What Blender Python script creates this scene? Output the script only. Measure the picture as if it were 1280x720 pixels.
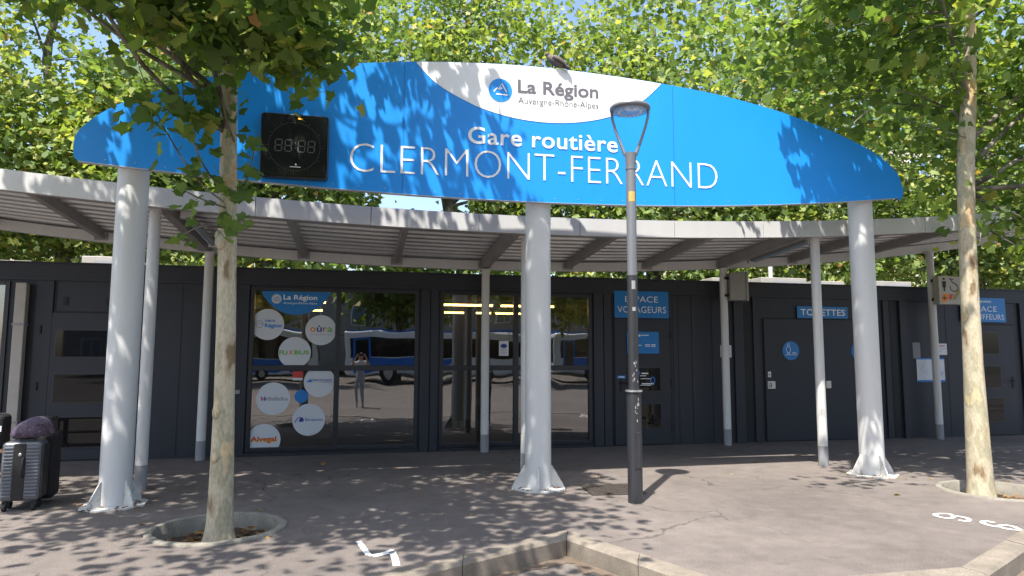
import bpy, bmesh, math, random
import numpy as np
from mathutils import Vector, Matrix

for o in list(bpy.data.objects):
    bpy.data.objects.remove(o, do_unlink=True)
SC = bpy.context.scene
COL = SC.collection
rnd = random.Random(7)
R = math.radians

# ------------------------------------------------------------------ camera, sky, sun, exposure
# X runs along the station wall, Y goes into it, Z is up; platform level is z = 0
CAM = Vector((0.0, 0.0, 1.5))
_f, _yaw = 850.0, R(12.5)
_up = Vector((25.0, 8560.0, -_f)).normalized()           # zenith in camera space
_fw = Vector((0, 0, -1)); _fw = (_fw - _up * _fw.dot(_up)).normalized()
_rt = _fw.cross(_up)
_X = math.cos(_yaw) * _rt + math.sin(_yaw) * _fw
_Y = -math.sin(_yaw) * _rt + math.cos(_yaw) * _fw
rot = Matrix((_X, _Y, _up))
cam_d = bpy.data.cameras.new('camera')
cam = bpy.data.objects.new('camera', cam_d); COL.objects.link(cam)
cam.matrix_world = Matrix.Translation(CAM) @ rot.to_4x4()
cam_d.sensor_width = 36.0; cam_d.lens = _f / 1280.0 * 36.0
cam_d.clip_start = 0.02; cam_d.clip_end = 2000.0
SC.camera = cam

SUN = Vector((0.29, 0.40, -1.0)).normalized()             # the way the light travels
W = bpy.data.worlds.new('World'); SC.world = W; W.use_nodes = True
nt = W.node_tree
bg = nt.nodes['Background']
sky = nt.nodes.new('ShaderNodeTexSky'); sky.sky_type = 'NISHITA'; sky.sun_disc = False
sky.sun_elevation = R(63.7); sky.sun_rotation = R(216.0); sky.air_density = 1.0; sky.dust_density = 2.0
nt.links.new(sky.outputs[0], bg.inputs[0]); bg.inputs[1].default_value = 0.125
sd = bpy.data.lights.new('sun', 'SUN'); sd.energy = 3.95; sd.angle = R(0.55); sd.color = (1.0, 0.95, 0.87)
sun = bpy.data.objects.new('sun', sd); COL.objects.link(sun)
sun.rotation_euler = SUN.to_track_quat('-Z', 'Y').to_euler()
sun.location = (-6, -8, 20)
vs = SC.view_settings
vs.view_transform = 'Standard'; vs.look = 'None'; vs.gamma = 1.0; vs.use_curve_mapping = False
vs.exposure = 1.38

# ------------------------------------------------------------------ materials
def nn(t, kind, **kw):
    n = t.nodes.new(kind)
    for k, v in kw.items(): setattr(n, k, v)
    return n
def base_mat(name):
    m = bpy.data.materials.new(name); m.use_nodes = True
    return m, m.node_tree, m.node_tree.nodes['Principled BSDF']
def paint(name, col, rough=0.5, metal=0.0, var=0.12, scale=3.0, bump=0.0, bscale=60.0, spec=0.5, streak=False, dirt=None):
    """plain paint / metal / plastic with uneven tone, optional grain bump and vertical streaks"""
    m, t, p = base_mat(name)
    tc = nn(t, 'ShaderNodeTexCoord'); mp = nn(t, 'ShaderNodeMapping')
    t.links.new(tc.outputs['Object'], mp.inputs[0])
    if streak: mp.inputs['Scale'].default_value = (1, 1, 0.12)
    no = nn(t, 'ShaderNodeTexNoise'); no.inputs['Scale'].default_value = scale; no.inputs['Detail'].default_value = 8
    no.inputs['Roughness'].default_value = 0.65
    t.links.new(mp.outputs[0], no.inputs['Vector'])
    mr = nn(t, 'ShaderNodeMapRange'); mr.inputs[1].default_value = 0.3; mr.inputs[2].default_value = 0.7
    mr.inputs[3].default_value = 1 - var; mr.inputs[4].default_value = 1 + var
    t.links.new(no.outputs[0], mr.inputs[0])
    mx = nn(t, 'ShaderNodeVectorMath', operation='SCALE'); mx.inputs[0].default_value = col[:3]
    t.links.new(mr.outputs[0], mx.inputs['Scale'])
    last = mx.outputs[0]
    if dirt:
        n2 = nn(t, 'ShaderNodeTexNoise'); n2.inputs['Scale'].default_value = dirt[1]; n2.inputs['Detail'].default_value = 10
        n2.inputs['Roughness'].default_value = 0.7
        t.links.new(tc.outputs['Object'], n2.inputs['Vector'])
        r2 = nn(t, 'ShaderNodeMapRange'); r2.inputs[1].default_value = dirt[2]; r2.inputs[2].default_value = dirt[2] + 0.12
        r2.inputs[4].default_value = dirt[3]
        t.links.new(n2.outputs[0], r2.inputs[0])
        mm = nn(t, 'ShaderNodeMix', data_type='RGBA'); mm.inputs[7].default_value = (*dirt[0], 1)
        t.links.new(r2.outputs[0], mm.inputs[0]); t.links.new(last, mm.inputs[6]); last = mm.outputs[2]
    t.links.new(last, p.inputs['Base Color'])
    p.inputs['Roughness'].default_value = rough; p.inputs['Metallic'].default_value = metal
    p.inputs['Specular IOR Level'].default_value = spec
    if bump:
        b = nn(t, 'ShaderNodeBump'); b.inputs['Strength'].default_value = bump; b.inputs['Distance'].default_value = 0.01
        n3 = nn(t, 'ShaderNodeTexNoise'); n3.inputs['Scale'].default_value = bscale; n3.inputs['Detail'].default_value = 4
        t.links.new(tc.outputs['Object'], n3.inputs['Vector'])
        t.links.new(n3.outputs[0], b.inputs['Height']); t.links.new(b.outputs[0], p.inputs['Normal'])
    return m
def emit(name, col, s):
    m, t, p = base_mat(name)
    p.inputs['Base Color'].default_value = (*col, 1); p.inputs['Emission Color'].default_value = (*col, 1)
    p.inputs['Emission Strength'].default_value = s
    return m
def glass_mat(name, refl, tint):
    m, t, p = base_mat(name); t.nodes.remove(p)
    out = t.nodes['Material Output']
    tr = nn(t, 'ShaderNodeBsdfTransparent'); tr.inputs[0].default_value = (*tint, 1)
    gl = nn(t, 'ShaderNodeBsdfGlossy'); gl.inputs['Roughness'].default_value = 0.0; gl.inputs[0].default_value = (0.95, 0.97, 1, 1)
    tc = nn(t, 'ShaderNodeTexCoord'); wn = nn(t, 'ShaderNodeTexNoise'); wn.inputs['Scale'].default_value = 1.4; wn.inputs['Detail'].default_value = 1.0
    t.links.new(tc.outputs['Object'], wn.inputs['Vector'])
    wb = nn(t, 'ShaderNodeBump'); wb.inputs['Strength'].default_value = 0.25; wb.inputs['Distance'].default_value = 0.012
    t.links.new(wn.outputs[0], wb.inputs['Height']); t.links.new(wb.outputs[0], gl.inputs['Normal'])
    fr = nn(t, 'ShaderNodeLayerWeight'); fr.inputs[0].default_value = 0.25
    ad = nn(t, 'ShaderNodeMath', operation='MULTIPLY_ADD'); ad.inputs[1].default_value = 0.6; ad.inputs[2].default_value = refl
    ad.use_clamp = True
    mx = nn(t, 'ShaderNodeMixShader')
    t.links.new(fr.outputs['Fresnel'], ad.inputs[0]); t.links.new(ad.outputs[0], mx.inputs[0])
    t.links.new(tr.outputs[0], mx.inputs[1]); t.links.new(gl.outputs[0], mx.inputs[2]); t.links.new(mx.outputs[0], out.inputs[0])
    return m
def ground_mat(name, col, tan, grain=260.0, patch=0.55, rough=0.9, cracks=False):
    m, t, p = base_mat(name)
    tc = nn(t, 'ShaderNodeTexCoord')
    def noise(s, d=6, r=0.6):
        n = nn(t, 'ShaderNodeTexNoise'); n.inputs['Scale'].default_value = s; n.inputs['Detail'].default_value = d
        n.inputs['Roughness'].default_value = r; t.links.new(tc.outputs['Object'], n.inputs['Vector']); return n
    big, mid, fine = noise(patch, 7, 0.62), noise(5.0, 8, 0.7), noise(grain, 3, 0.7)
    mx = nn(t, 'ShaderNodeMix', data_type='RGBA')
    rr = nn(t, 'ShaderNodeMapRange'); rr.inputs[1].default_value = 0.35; rr.inputs[2].default_value = 0.65
    t.links.new(big.outputs[0], rr.inputs[0]); t.links.new(rr.outputs[0], mx.inputs[0])
    mx.inputs[6].default_value = (*col, 1); mx.inputs[7].default_value = (*tan, 1)
    r2 = nn(t, 'ShaderNodeMapRange'); r2.inputs[1].default_value = 0.3; r2.inputs[2].default_value = 0.7
    r2.inputs[3].default_value = 0.82; r2.inputs[4].default_value = 1.18; t.links.new(mid.outputs[0], r2.inputs[0])
    r3 = nn(t, 'ShaderNodeMapRange'); r3.inputs[1].default_value = 0.25; r3.inputs[2].default_value = 0.75
    r3.inputs[3].default_value = 0.45; r3.inputs[4].default_value = 1.55; t.links.new(fine.outputs[0], r3.inputs[0])
    mu = nn(t, 'ShaderNodeMath', operation='MULTIPLY'); t.links.new(r2.outputs[0], mu.inputs[0]); t.links.new(r3.outputs[0], mu.inputs[1])
    sc = nn(t, 'ShaderNodeVectorMath', operation='SCALE'); t.links.new(mx.outputs[2], sc.inputs[0]); t.links.new(mu.outputs[0], sc.inputs['Scale'])
    # pale grit and chewing-gum spots
    vo = nn(t, 'ShaderNodeTexVoronoi'); vo.inputs['Scale'].default_value = 9.0; t.links.new(tc.outputs['Object'], vo.inputs['Vector'])
    r4 = nn(t, 'ShaderNodeMapRange'); r4.inputs[1].default_value = 0.055; r4.inputs[2].default_value = 0.03; r4.inputs[4].default_value = 0.5
    t.links.new(vo.outputs['Distance'], r4.inputs[0])
    m4 = nn(t, 'ShaderNodeMix', data_type='RGBA'); m4.inputs[7].default_value = (0.36, 0.32, 0.28, 1)
    gate = nn(t, 'ShaderNodeMath', operation='GREATER_THAN'); gate.inputs[1].default_value = 0.72
    sep = nn(t, 'ShaderNodeSeparateColor'); t.links.new(vo.outputs['Color'], sep.inputs[0]); t.links.new(sep.outputs[0], gate.inputs[0])
    g2 = nn(t, 'ShaderNodeMath', operation='MULTIPLY'); t.links.new(gate.outputs[0], g2.inputs[0]); t.links.new(r4.outputs[0], g2.inputs[1])
    t.links.new(g2.outputs[0], m4.inputs[0]); t.links.new(sc.outputs[0], m4.inputs[6])
    last = m4.outputs[2]
    if cracks:
        # thin wandering cracks and darker oil-like stains with shapes of their own
        dn = noise(1.3, 4, 0.6); ad = nn(t, 'ShaderNodeVectorMath', operation='MULTIPLY_ADD'); ad.inputs[1].default_value = (0.8, 0.8, 0)
        t.links.new(dn.outputs['Color'], ad.inputs[0]); t.links.new(tc.outputs['Object'], ad.inputs[2])
        vc = nn(t, 'ShaderNodeTexVoronoi', feature='DISTANCE_TO_EDGE'); vc.inputs['Scale'].default_value = 0.42; t.links.new(ad.outputs[0], vc.inputs['Vector'])
        rc = nn(t, 'ShaderNodeMapRange'); rc.inputs[1].default_value = 0.0; rc.inputs[2].default_value = 0.0042; rc.inputs[3].default_value = 0.75; rc.inputs[4].default_value = 0.0
        t.links.new(vc.outputs['Distance'], rc.inputs[0])
        gm = nn(t, 'ShaderNodeMapRange'); gm.inputs[1].default_value = 0.46; gm.inputs[2].default_value = 0.54; n5 = noise(0.8, 3); t.links.new(n5.outputs[0], gm.inputs[0])
        gg = nn(t, 'ShaderNodeMath', operation='MULTIPLY'); t.links.new(rc.outputs[0], gg.inputs[0]); t.links.new(gm.outputs[0], gg.inputs[1])
        mc = nn(t, 'ShaderNodeMix', data_type='RGBA'); mc.inputs[7].default_value = (0.035, 0.03, 0.027, 1)
        t.links.new(gg.outputs[0], mc.inputs[0]); t.links.new(last, mc.inputs[6])
        st = noise(2.1, 5, 0.75); rs = nn(t, 'ShaderNodeMapRange'); rs.inputs[1].default_value = 0.60; rs.inputs[2].default_value = 0.72; rs.inputs[4].default_value = 0.45
        t.links.new(st.outputs[0], rs.inputs[0])
        ms = nn(t, 'ShaderNodeMix', data_type='RGBA'); ms.inputs[7].default_value = (0.06, 0.052, 0.047, 1)
        t.links.new(rs.outputs[0], ms.inputs[0]); t.links.new(mc.outputs[2], ms.inputs[6]); last = ms.outputs[2]
    t.links.new(last, p.inputs['Base Color'])
    p.inputs['Roughness'].default_value = rough; p.inputs['Specular IOR Level'].default_value = 0.3
    b = nn(t, 'ShaderNodeBump'); b.inputs['Strength'].default_value = 0.5; b.inputs['Distance'].default_value = 0.006
    t.links.new(fine.outputs[0], b.inputs['Height']); t.links.new(b.outputs[0], p.inputs['Normal'])
    return m
def bark_mat(name, ramp):
    m, t, p = base_mat(name)
    tc = nn(t, 'ShaderNodeTexCoord'); mp = nn(t, 'ShaderNodeMapping'); mp.inputs['Scale'].default_value = (1, 1, 0.42)
    t.links.new(tc.outputs['Object'], mp.inputs[0])
    n0 = nn(t, 'ShaderNodeTexNoise'); n0.inputs['Scale'].default_value = 9; n0.inputs['Detail'].default_value = 3
    t.links.new(mp.outputs[0], n0.inputs['Vector'])
    ad = nn(t, 'ShaderNodeVectorMath', operation='MULTIPLY_ADD'); ad.inputs[1].default_value = (0.14, 0.14, 0.14)
    t.links.new(n0.outputs['Color'], ad.inputs[0]); t.links.new(mp.outputs[0], ad.inputs[2])
    n1 = nn(t, 'ShaderNodeTexNoise'); n1.inputs['Scale'].default_value = 6.0; n1.inputs['Detail'].default_value = 1.6
    n1.inputs['Roughness'].default_value = 0.45
    t.links.new(ad.outputs[0], n1.inputs['Vector'])
    cr = nn(t, 'ShaderNodeValToRGB'); cr.color_ramp.interpolation = 'LINEAR'
    el = cr.color_ramp.elements
    while len(el) > 1: el.remove(el[-1])
    for i, (pos, c) in enumerate(ramp):
        e = el[0] if i == 0 else el.new(pos)
        e.position = pos; e.color = (*c, 1)
    t.links.new(n1.outputs[0], cr.inputs[0])
    n2 = nn(t, 'ShaderNodeTexNoise'); n2.inputs['Scale'].default_value = 60; n2.inputs['Detail'].default_value = 6
    t.links.new(mp.outputs[0], n2.inputs['Vector'])
    r2 = nn(t, 'ShaderNodeMapRange'); r2.inputs[1].default_value = 0.3; r2.inputs[2].default_value = 0.7; r2.inputs[3].default_value = 0.8; r2.inputs[4].default_value = 1.15
    t.links.new(n2.outputs[0], r2.inputs[0])
    sc = nn(t, 'ShaderNodeVectorMath', operation='SCALE'); t.links.new(cr.outputs[0], sc.inputs[0]); t.links.new(r2.outputs[0], sc.inputs['Scale'])
    t.links.new(sc.outputs[0], p.inputs['Base Color']); p.inputs['Roughness'].default_value = 0.85; p.inputs['Specular IOR Level'].default_value = 0.2
    b = nn(t, 'ShaderNodeBump'); b.inputs['Strength'].default_value = 0.35; b.inputs['Distance'].default_value = 0.012
    t.links.new(n1.outputs[0], b.inputs['Height']); t.links.new(b.outputs[0], p.inputs['Normal'])
    return m
def leaf_mat(name, stops, trans=0.42, rough=0.555):
    m, t, p = base_mat(name)
    at = nn(t, 'ShaderNodeAttribute'); at.attribute_name = 'tone'
    cr = nn(t, 'ShaderNodeValToRGB'); el = cr.color_ramp.elements
    while len(el) > 1: el.remove(el[-1])
    for i, (pos, c) in enumerate(stops):
        e = el[0] if i == 0 else el.new(pos)
        e.position = pos; e.color = (*c, 1)
    t.links.new(at.outputs['Fac'], cr.inputs[0])
    t.links.new(cr.outputs[0], p.inputs['Base Color']); p.inputs['Roughness'].default_value = rough
    p.inputs['Specular IOR Level'].default_value = 0.35
    tl = nn(t, 'ShaderNodeBsdfTranslucent')
    hs = nn(t, 'ShaderNodeVectorMath', operation='MULTIPLY'); hs.inputs[1].default_value = (1.6, 1.65, 0.7)
    t.links.new(cr.outputs[0], hs.inputs[0]); t.links.new(hs.outputs[0], tl.inputs[0])
    mx = nn(t, 'ShaderNodeMixShader'); mx.inputs[0].default_value = trans
    out = t.nodes['Material Output']
    t.links.new(p.outputs[0], mx.inputs[1]); t.links.new(tl.outputs[0], mx.inputs[2]); t.links.new(mx.outputs[0], out.inputs[0])
    return m

M = {}
M['asphalt'] = ground_mat('asphalt', (0.116, 0.100, 0.091), (0.170, 0.145, 0.130), grain=105.0, cracks=True)
M['road'] = ground_mat('road_asphalt', (0.138, 0.118, 0.104), (0.168, 0.146, 0.128), patch=0.35)
M['earth'] = ground_mat('earth', (0.12, 0.105, 0.085), (0.10, 0.11, 0.06), grain=80)
M['kerb'] = ground_mat('kerb_concrete', (0.165, 0.142, 0.115), (0.245, 0.21, 0.17), grain=180, patch=2.0)
M['kerb_dirt'] = ground_mat('gutter_dirt', (0.13, 0.098, 0.072), (0.155, 0.12, 0.092), grain=120, patch=3.0)
M['ring'] = ground_mat('ring_concrete', (0.19, 0.175, 0.145), (0.26, 0.24, 0.20), grain=150, patch=3.0)
M['soil'] = ground_mat('soil', (0.055, 0.038, 0.026), (0.09, 0.062, 0.042), grain=70, patch=5.0)
M['dark'] = paint('anthracite_paint', (0.021, 0.0232, 0.032), 0.55, var=0.16, scale=1.6, bump=0.12, bscale=90, streak=True, dirt=((0.075, 0.07, 0.066), 7.0, 0.66, 0.5))
M['darker'] = paint('anthracite_frame', (0.024, 0.025, 0.031), 0.42, var=0.1, scale=4)
M['black'] = paint('black_gap', (0.006, 0.006, 0.007), 0.6)
M['white'] = paint('white_column_paint', (0.58, 0.58, 0.57), 0.42, var=0.07, scale=2.2, bump=0.04, bscale=40, streak=True, dirt=((0.33, 0.29, 0.24), 6.5, 0.64, 0.5))
M['white_base'] = paint('rusting_white_paint', (0.52, 0.52, 0.50), 0.5, var=0.1, scale=5, dirt=((0.17, 0.10, 0.06), 16.0, 0.545, 0.85))
M['post'] = paint('post_paint', (0.60, 0.59, 0.57), 0.4, var=0.08, scale=3, streak=True, dirt=((0.28, 0.24, 0.2), 11.0, 0.70, 0.5))
M['sleeve'] = paint('grey_post_foot', (0.27, 0.27, 0.28), 0.55, var=0.1)
M['fascia'] = paint('fascia_paint', (0.56, 0.56, 0.55), 0.5, var=0.08, scale=1.6, streak=True, dirt=((0.34, 0.31, 0.27), 6.0, 0.68, 0.5))
M['deck'] = paint('corrugated_steel', (0.50, 0.51, 0.52), 0.33, metal=0.45, var=0.15, scale=1.3)
M['steel'] = paint('rafter_paint', (0.34, 0.33, 0.32), 0.42, metal=0.2, var=0.1, scale=3)
M['rust'] = paint('rust', (0.16, 0.075, 0.035), 0.85, var=0.3, scale=30)
M['blue'] = paint('sign_blue', (0.010, 0.275, 0.82), 0.38, var=0.05, scale=1.2, streak=True, dirt=((0.02, 0.23, 0.62), 2.5, 0.60, 0.35))
M['blue_b'] = paint('plate_blue', (0.012, 0.19, 0.52), 0.4, var=0.04)
M['sheet_white'] = paint('sign_white', (0.85, 0.85, 0.86), 0.4, var=0.03, scale=1)
M['letter'] = paint('letter_white', (0.86, 0.87, 0.88), 0.4, var=0.02)
M['text_grey'] = paint('text_grey', (0.13, 0.12, 0.14), 0.5, var=0.02)
M['trim'] = paint('sign_edge_metal', (0.55, 0.56, 0.58), 0.4, metal=0.5)
M['clock'] = paint('clock_black', (0.012, 0.012, 0.014), 0.22, var=0.1)
M['clock_face'] = paint('clock_face', (0.016, 0.017, 0.019), 0.12, var=0.1)
M['segment'] = paint('unlit_segment', (0.10, 0.104, 0.098), 0.5, var=0.05)
M['orange_led'] = emit('orange_led', (1.0, 0.25, 0.02), 2.0)
M['pole'] = paint('lamp_grey', (0.20, 0.205, 0.22), 0.38, metal=0.3, var=0.12, scale=5, streak=True)
M['pole_dark'] = paint('lamp_dark', (0.035, 0.036, 0.042), 0.4, metal=0.2, var=0.25, scale=7, streak=True, dirt=((0.14, 0.14, 0.14), 14.0, 0.66, 0.6))
M['lens'] = paint('lamp_lens', (0.30, 0.38, 0.46), 0.08, var=0.1)
M['gold'] = paint('gold_sticker', (0.55, 0.36, 0.10), 0.4, var=0.3, scale=60)
M['wood'] = paint('bench_wood', (0.30, 0.17, 0.085), 0.6, var=0.25, scale=9)
M['case'] = paint('suitcase_shell', (0.135, 0.145, 0.165), 0.32, metal=0.25, var=0.1)
M['case_dark'] = paint('black_plastic', (0.016, 0.016, 0.018), 0.45, var=0.2)
M['nylon'] = paint('black_nylon', (0.014, 0.013, 0.015), 0.8, var=0.3, scale=20, bump=0.2)
M['purple'] = paint('patterned_cloth', (0.085, 0.062, 0.095), 0.85, var=0.3, scale=12, bump=0.8, bscale=14, dirt=((0.36, 0.31, 0.39), 52.0, 0.56, 0.9))
M['glass'] = glass_mat('window_glass', 0.20, (0.55, 0.57, 0.60))
M['glass_dark'] = paint('dark_door_glass', (0.010, 0.010, 0.011), 0.02, var=0.1, spec=0.35)
M['floor_in'] = paint('hall_floor', (0.05, 0.048, 0.046), 0.35, var=0.1)
M['wall_in'] = paint('hall_wall', (0.03, 0.028, 0.026), 0.7, var=0.1)
M['ceil_in'] = paint('hall_ceiling', (0.16, 0.14, 0.11), 0.8, var=0.05)
M['tube'] = emit('lit_tube', (1.0, 0.66, 0.17), 4.5)
M['paper'] = paint('paper', (0.72, 0.73, 0.76), 0.7, var=0.05)
M['red'] = paint('print_red', (0.55, 0.045, 0.03), 0.5)
M['orange'] = paint('print_orange', (0.75, 0.24, 0.02), 0.5)
M['yellow'] = paint('print_yellow', (0.75, 0.52, 0.03), 0.5)
M['green'] = paint('print_green', (0.16, 0.42, 0.02), 0.5)
M['navy'] = paint('print_navy', (0.02, 0.045, 0.26), 0.5)
M['midblue'] = paint('print_blue', (0.02, 0.20, 0.60), 0.5)
M['olive'] = paint('print_olive', (0.30, 0.26, 0.05), 0.5)
M['grey_box'] = paint('grey_box', (0.30, 0.29, 0.27), 0.5, metal=0.2, var=0.1)
M['sticker'] = paint('sticker_white', (0.60, 0.62, 0.65), 0.6, var=0.03)
M['chrome'] = paint('brushed_steel', (0.50, 0.50, 0.50), 0.35, metal=0.8, var=0.1)
M['iron'] = paint('cast_iron', (0.07, 0.058, 0.05), 0.7, metal=0.4, var=0.25, scale=20, bump=0.3)
M['road_paint'] = paint('road_paint', (0.78, 0.77, 0.74), 0.7, var=0.12, scale=20, dirt=((0.24, 0.215, 0.195), 26.0, 0.56, 0.85))
M['bark'] = bark_mat('plane_bark', [(p, (c[0] * 1.14, c[1] * 1.08, c[2] * .98)) for p, c in [(0.0, (0.13, 0.085, 0.05)), (0.31, (0.20, 0.15, 0.10)), (0.35, (0.34, 0.30, 0.225)), (0.44, (0.43, 0.395, 0.315)), (0.50, (0.40, 0.375, 0.295)), (0.545, (0.31, 0.30, 0.225)), (0.60, (0.33, 0.31, 0.235)), (0.625, (0.47, 0.40, 0.275)), (0.72, (0.43, 0.33, 0.20)), (1.0, (0.36, 0.24, 0.12))]])
M['bark_far'] = bark_mat('grey_bark', [(0.0, (0.05, 0.04, 0.03)), (0.42, (0.10, 0.085, 0.065)), (0.58, (0.22, 0.20, 0.16)), (1.0, (0.28, 0.24, 0.17))])
_st = [(0.0, (0.062, 0.105, 0.034)), (0.35, (0.105, 0.165, 0.044)), (0.7, (0.180, 0.240, 0.058)), (0.90, (0.27, 0.30, 0.08)), (0.965, (0.27, 0.23, 0.055)), (1.0, (0.28, 0.14, 0.05))]
M['leaf'] = leaf_mat('plane_leaf', [(p, tuple(c * 1.12 for c in col)) for p, col in _st], trans=0.56)
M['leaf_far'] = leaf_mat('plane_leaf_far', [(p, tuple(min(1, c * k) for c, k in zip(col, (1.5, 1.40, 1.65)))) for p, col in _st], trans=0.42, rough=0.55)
M['litter'] = leaf_mat('dry_leaf', [(0.0, (0.16, 0.075, 0.03)), (0.6, (0.27, 0.15, 0.05)), (1.0, (0.36, 0.27, 0.08))], trans=0.1)
M['feather'] = paint('feather', (0.12, 0.095, 0.085), 0.8, var=0.3, scale=40)
M['feather_d'] = paint('feather_dark', (0.05, 0.042, 0.042), 0.8, var=0.2, scale=40)
M['unit'] = paint('unit_cream', (0.36, 0.335, 0.30), 0.6)
M['facade'] = paint('cream_render', (0.62, 0.55, 0.45), 0.85, var=0.08)
M['facade_g'] = paint('grey_render', (0.30, 0.30, 0.31), 0.85, var=0.08)
M['pane_far'] = paint('far_pane', (0.12, 0.20, 0.30), 0.08, var=0.1)
M['frame_far'] = paint('white_frame', (0.75, 0.75, 0.74), 0.5)
M['tile'] = paint('red_roof_tile', (0.38, 0.12, 0.07), 0.8, var=0.25, scale=8)
M['bus_white'] = paint('coach_white', (0.78, 0.79, 0.80), 0.25, var=0.04)
M['bus_blue'] = paint('coach_blue', (0.015, 0.15, 0.55), 0.25, var=0.05)
M['bus_glass'] = paint('coach_glass', (0.015, 0.018, 0.02), 0.05, var=0.1)
M['rubber'] = paint('rubber', (0.02, 0.02, 0.02), 0.85)
M['lamp_red'] = paint('tail_lamp', (0.45, 0.02, 0.02), 0.2)
M['skin'] = paint('skin', (0.42, 0.25, 0.18), 0.55, var=0.05)
M['hair'] = paint('hair', (0.03, 0.02, 0.015), 0.6)
M['shirt'] = paint('tee_shirt', (0.62, 0.62, 0.64), 0.85, var=0.06, bump=0.2, bscale=20)
M['dungaree'] = paint('grey_dungarees', (0.33, 0.36, 0.40), 0.85, var=0.1, bump=0.2, bscale=20)
M['shoe'] = paint('dark_shoe', (0.04, 0.04, 0.05), 0.6)

# ------------------------------------------------------------------ mesh helpers
WL = {}                                                    # world position of every object's origin
def tag(o, label=None, cat=None, group=None, kind=None):
    if label: o['label'] = label
    if cat: o['category'] = cat
    if group: o['group'] = group
    if kind: o['kind'] = kind
    return o
def thing(name, loc, label, cat, group=None):
    o = bpy.data.objects.new(name, None); COL.objects.link(o); o.location = loc; o.empty_display_size = 0.1
    WL[o] = Vector(loc)
    return tag(o, label, cat, group)
def link(name, me, parent=None, origin=None):
    o = bpy.data.objects.new(name, me); COL.objects.link(o)
    if parent is not None:
        o.parent = parent; WL[o] = WL[parent]
    else:
        o.location = origin if origin is not None else (0, 0, 0); WL[o] = Vector(o.location)
    return o

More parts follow.
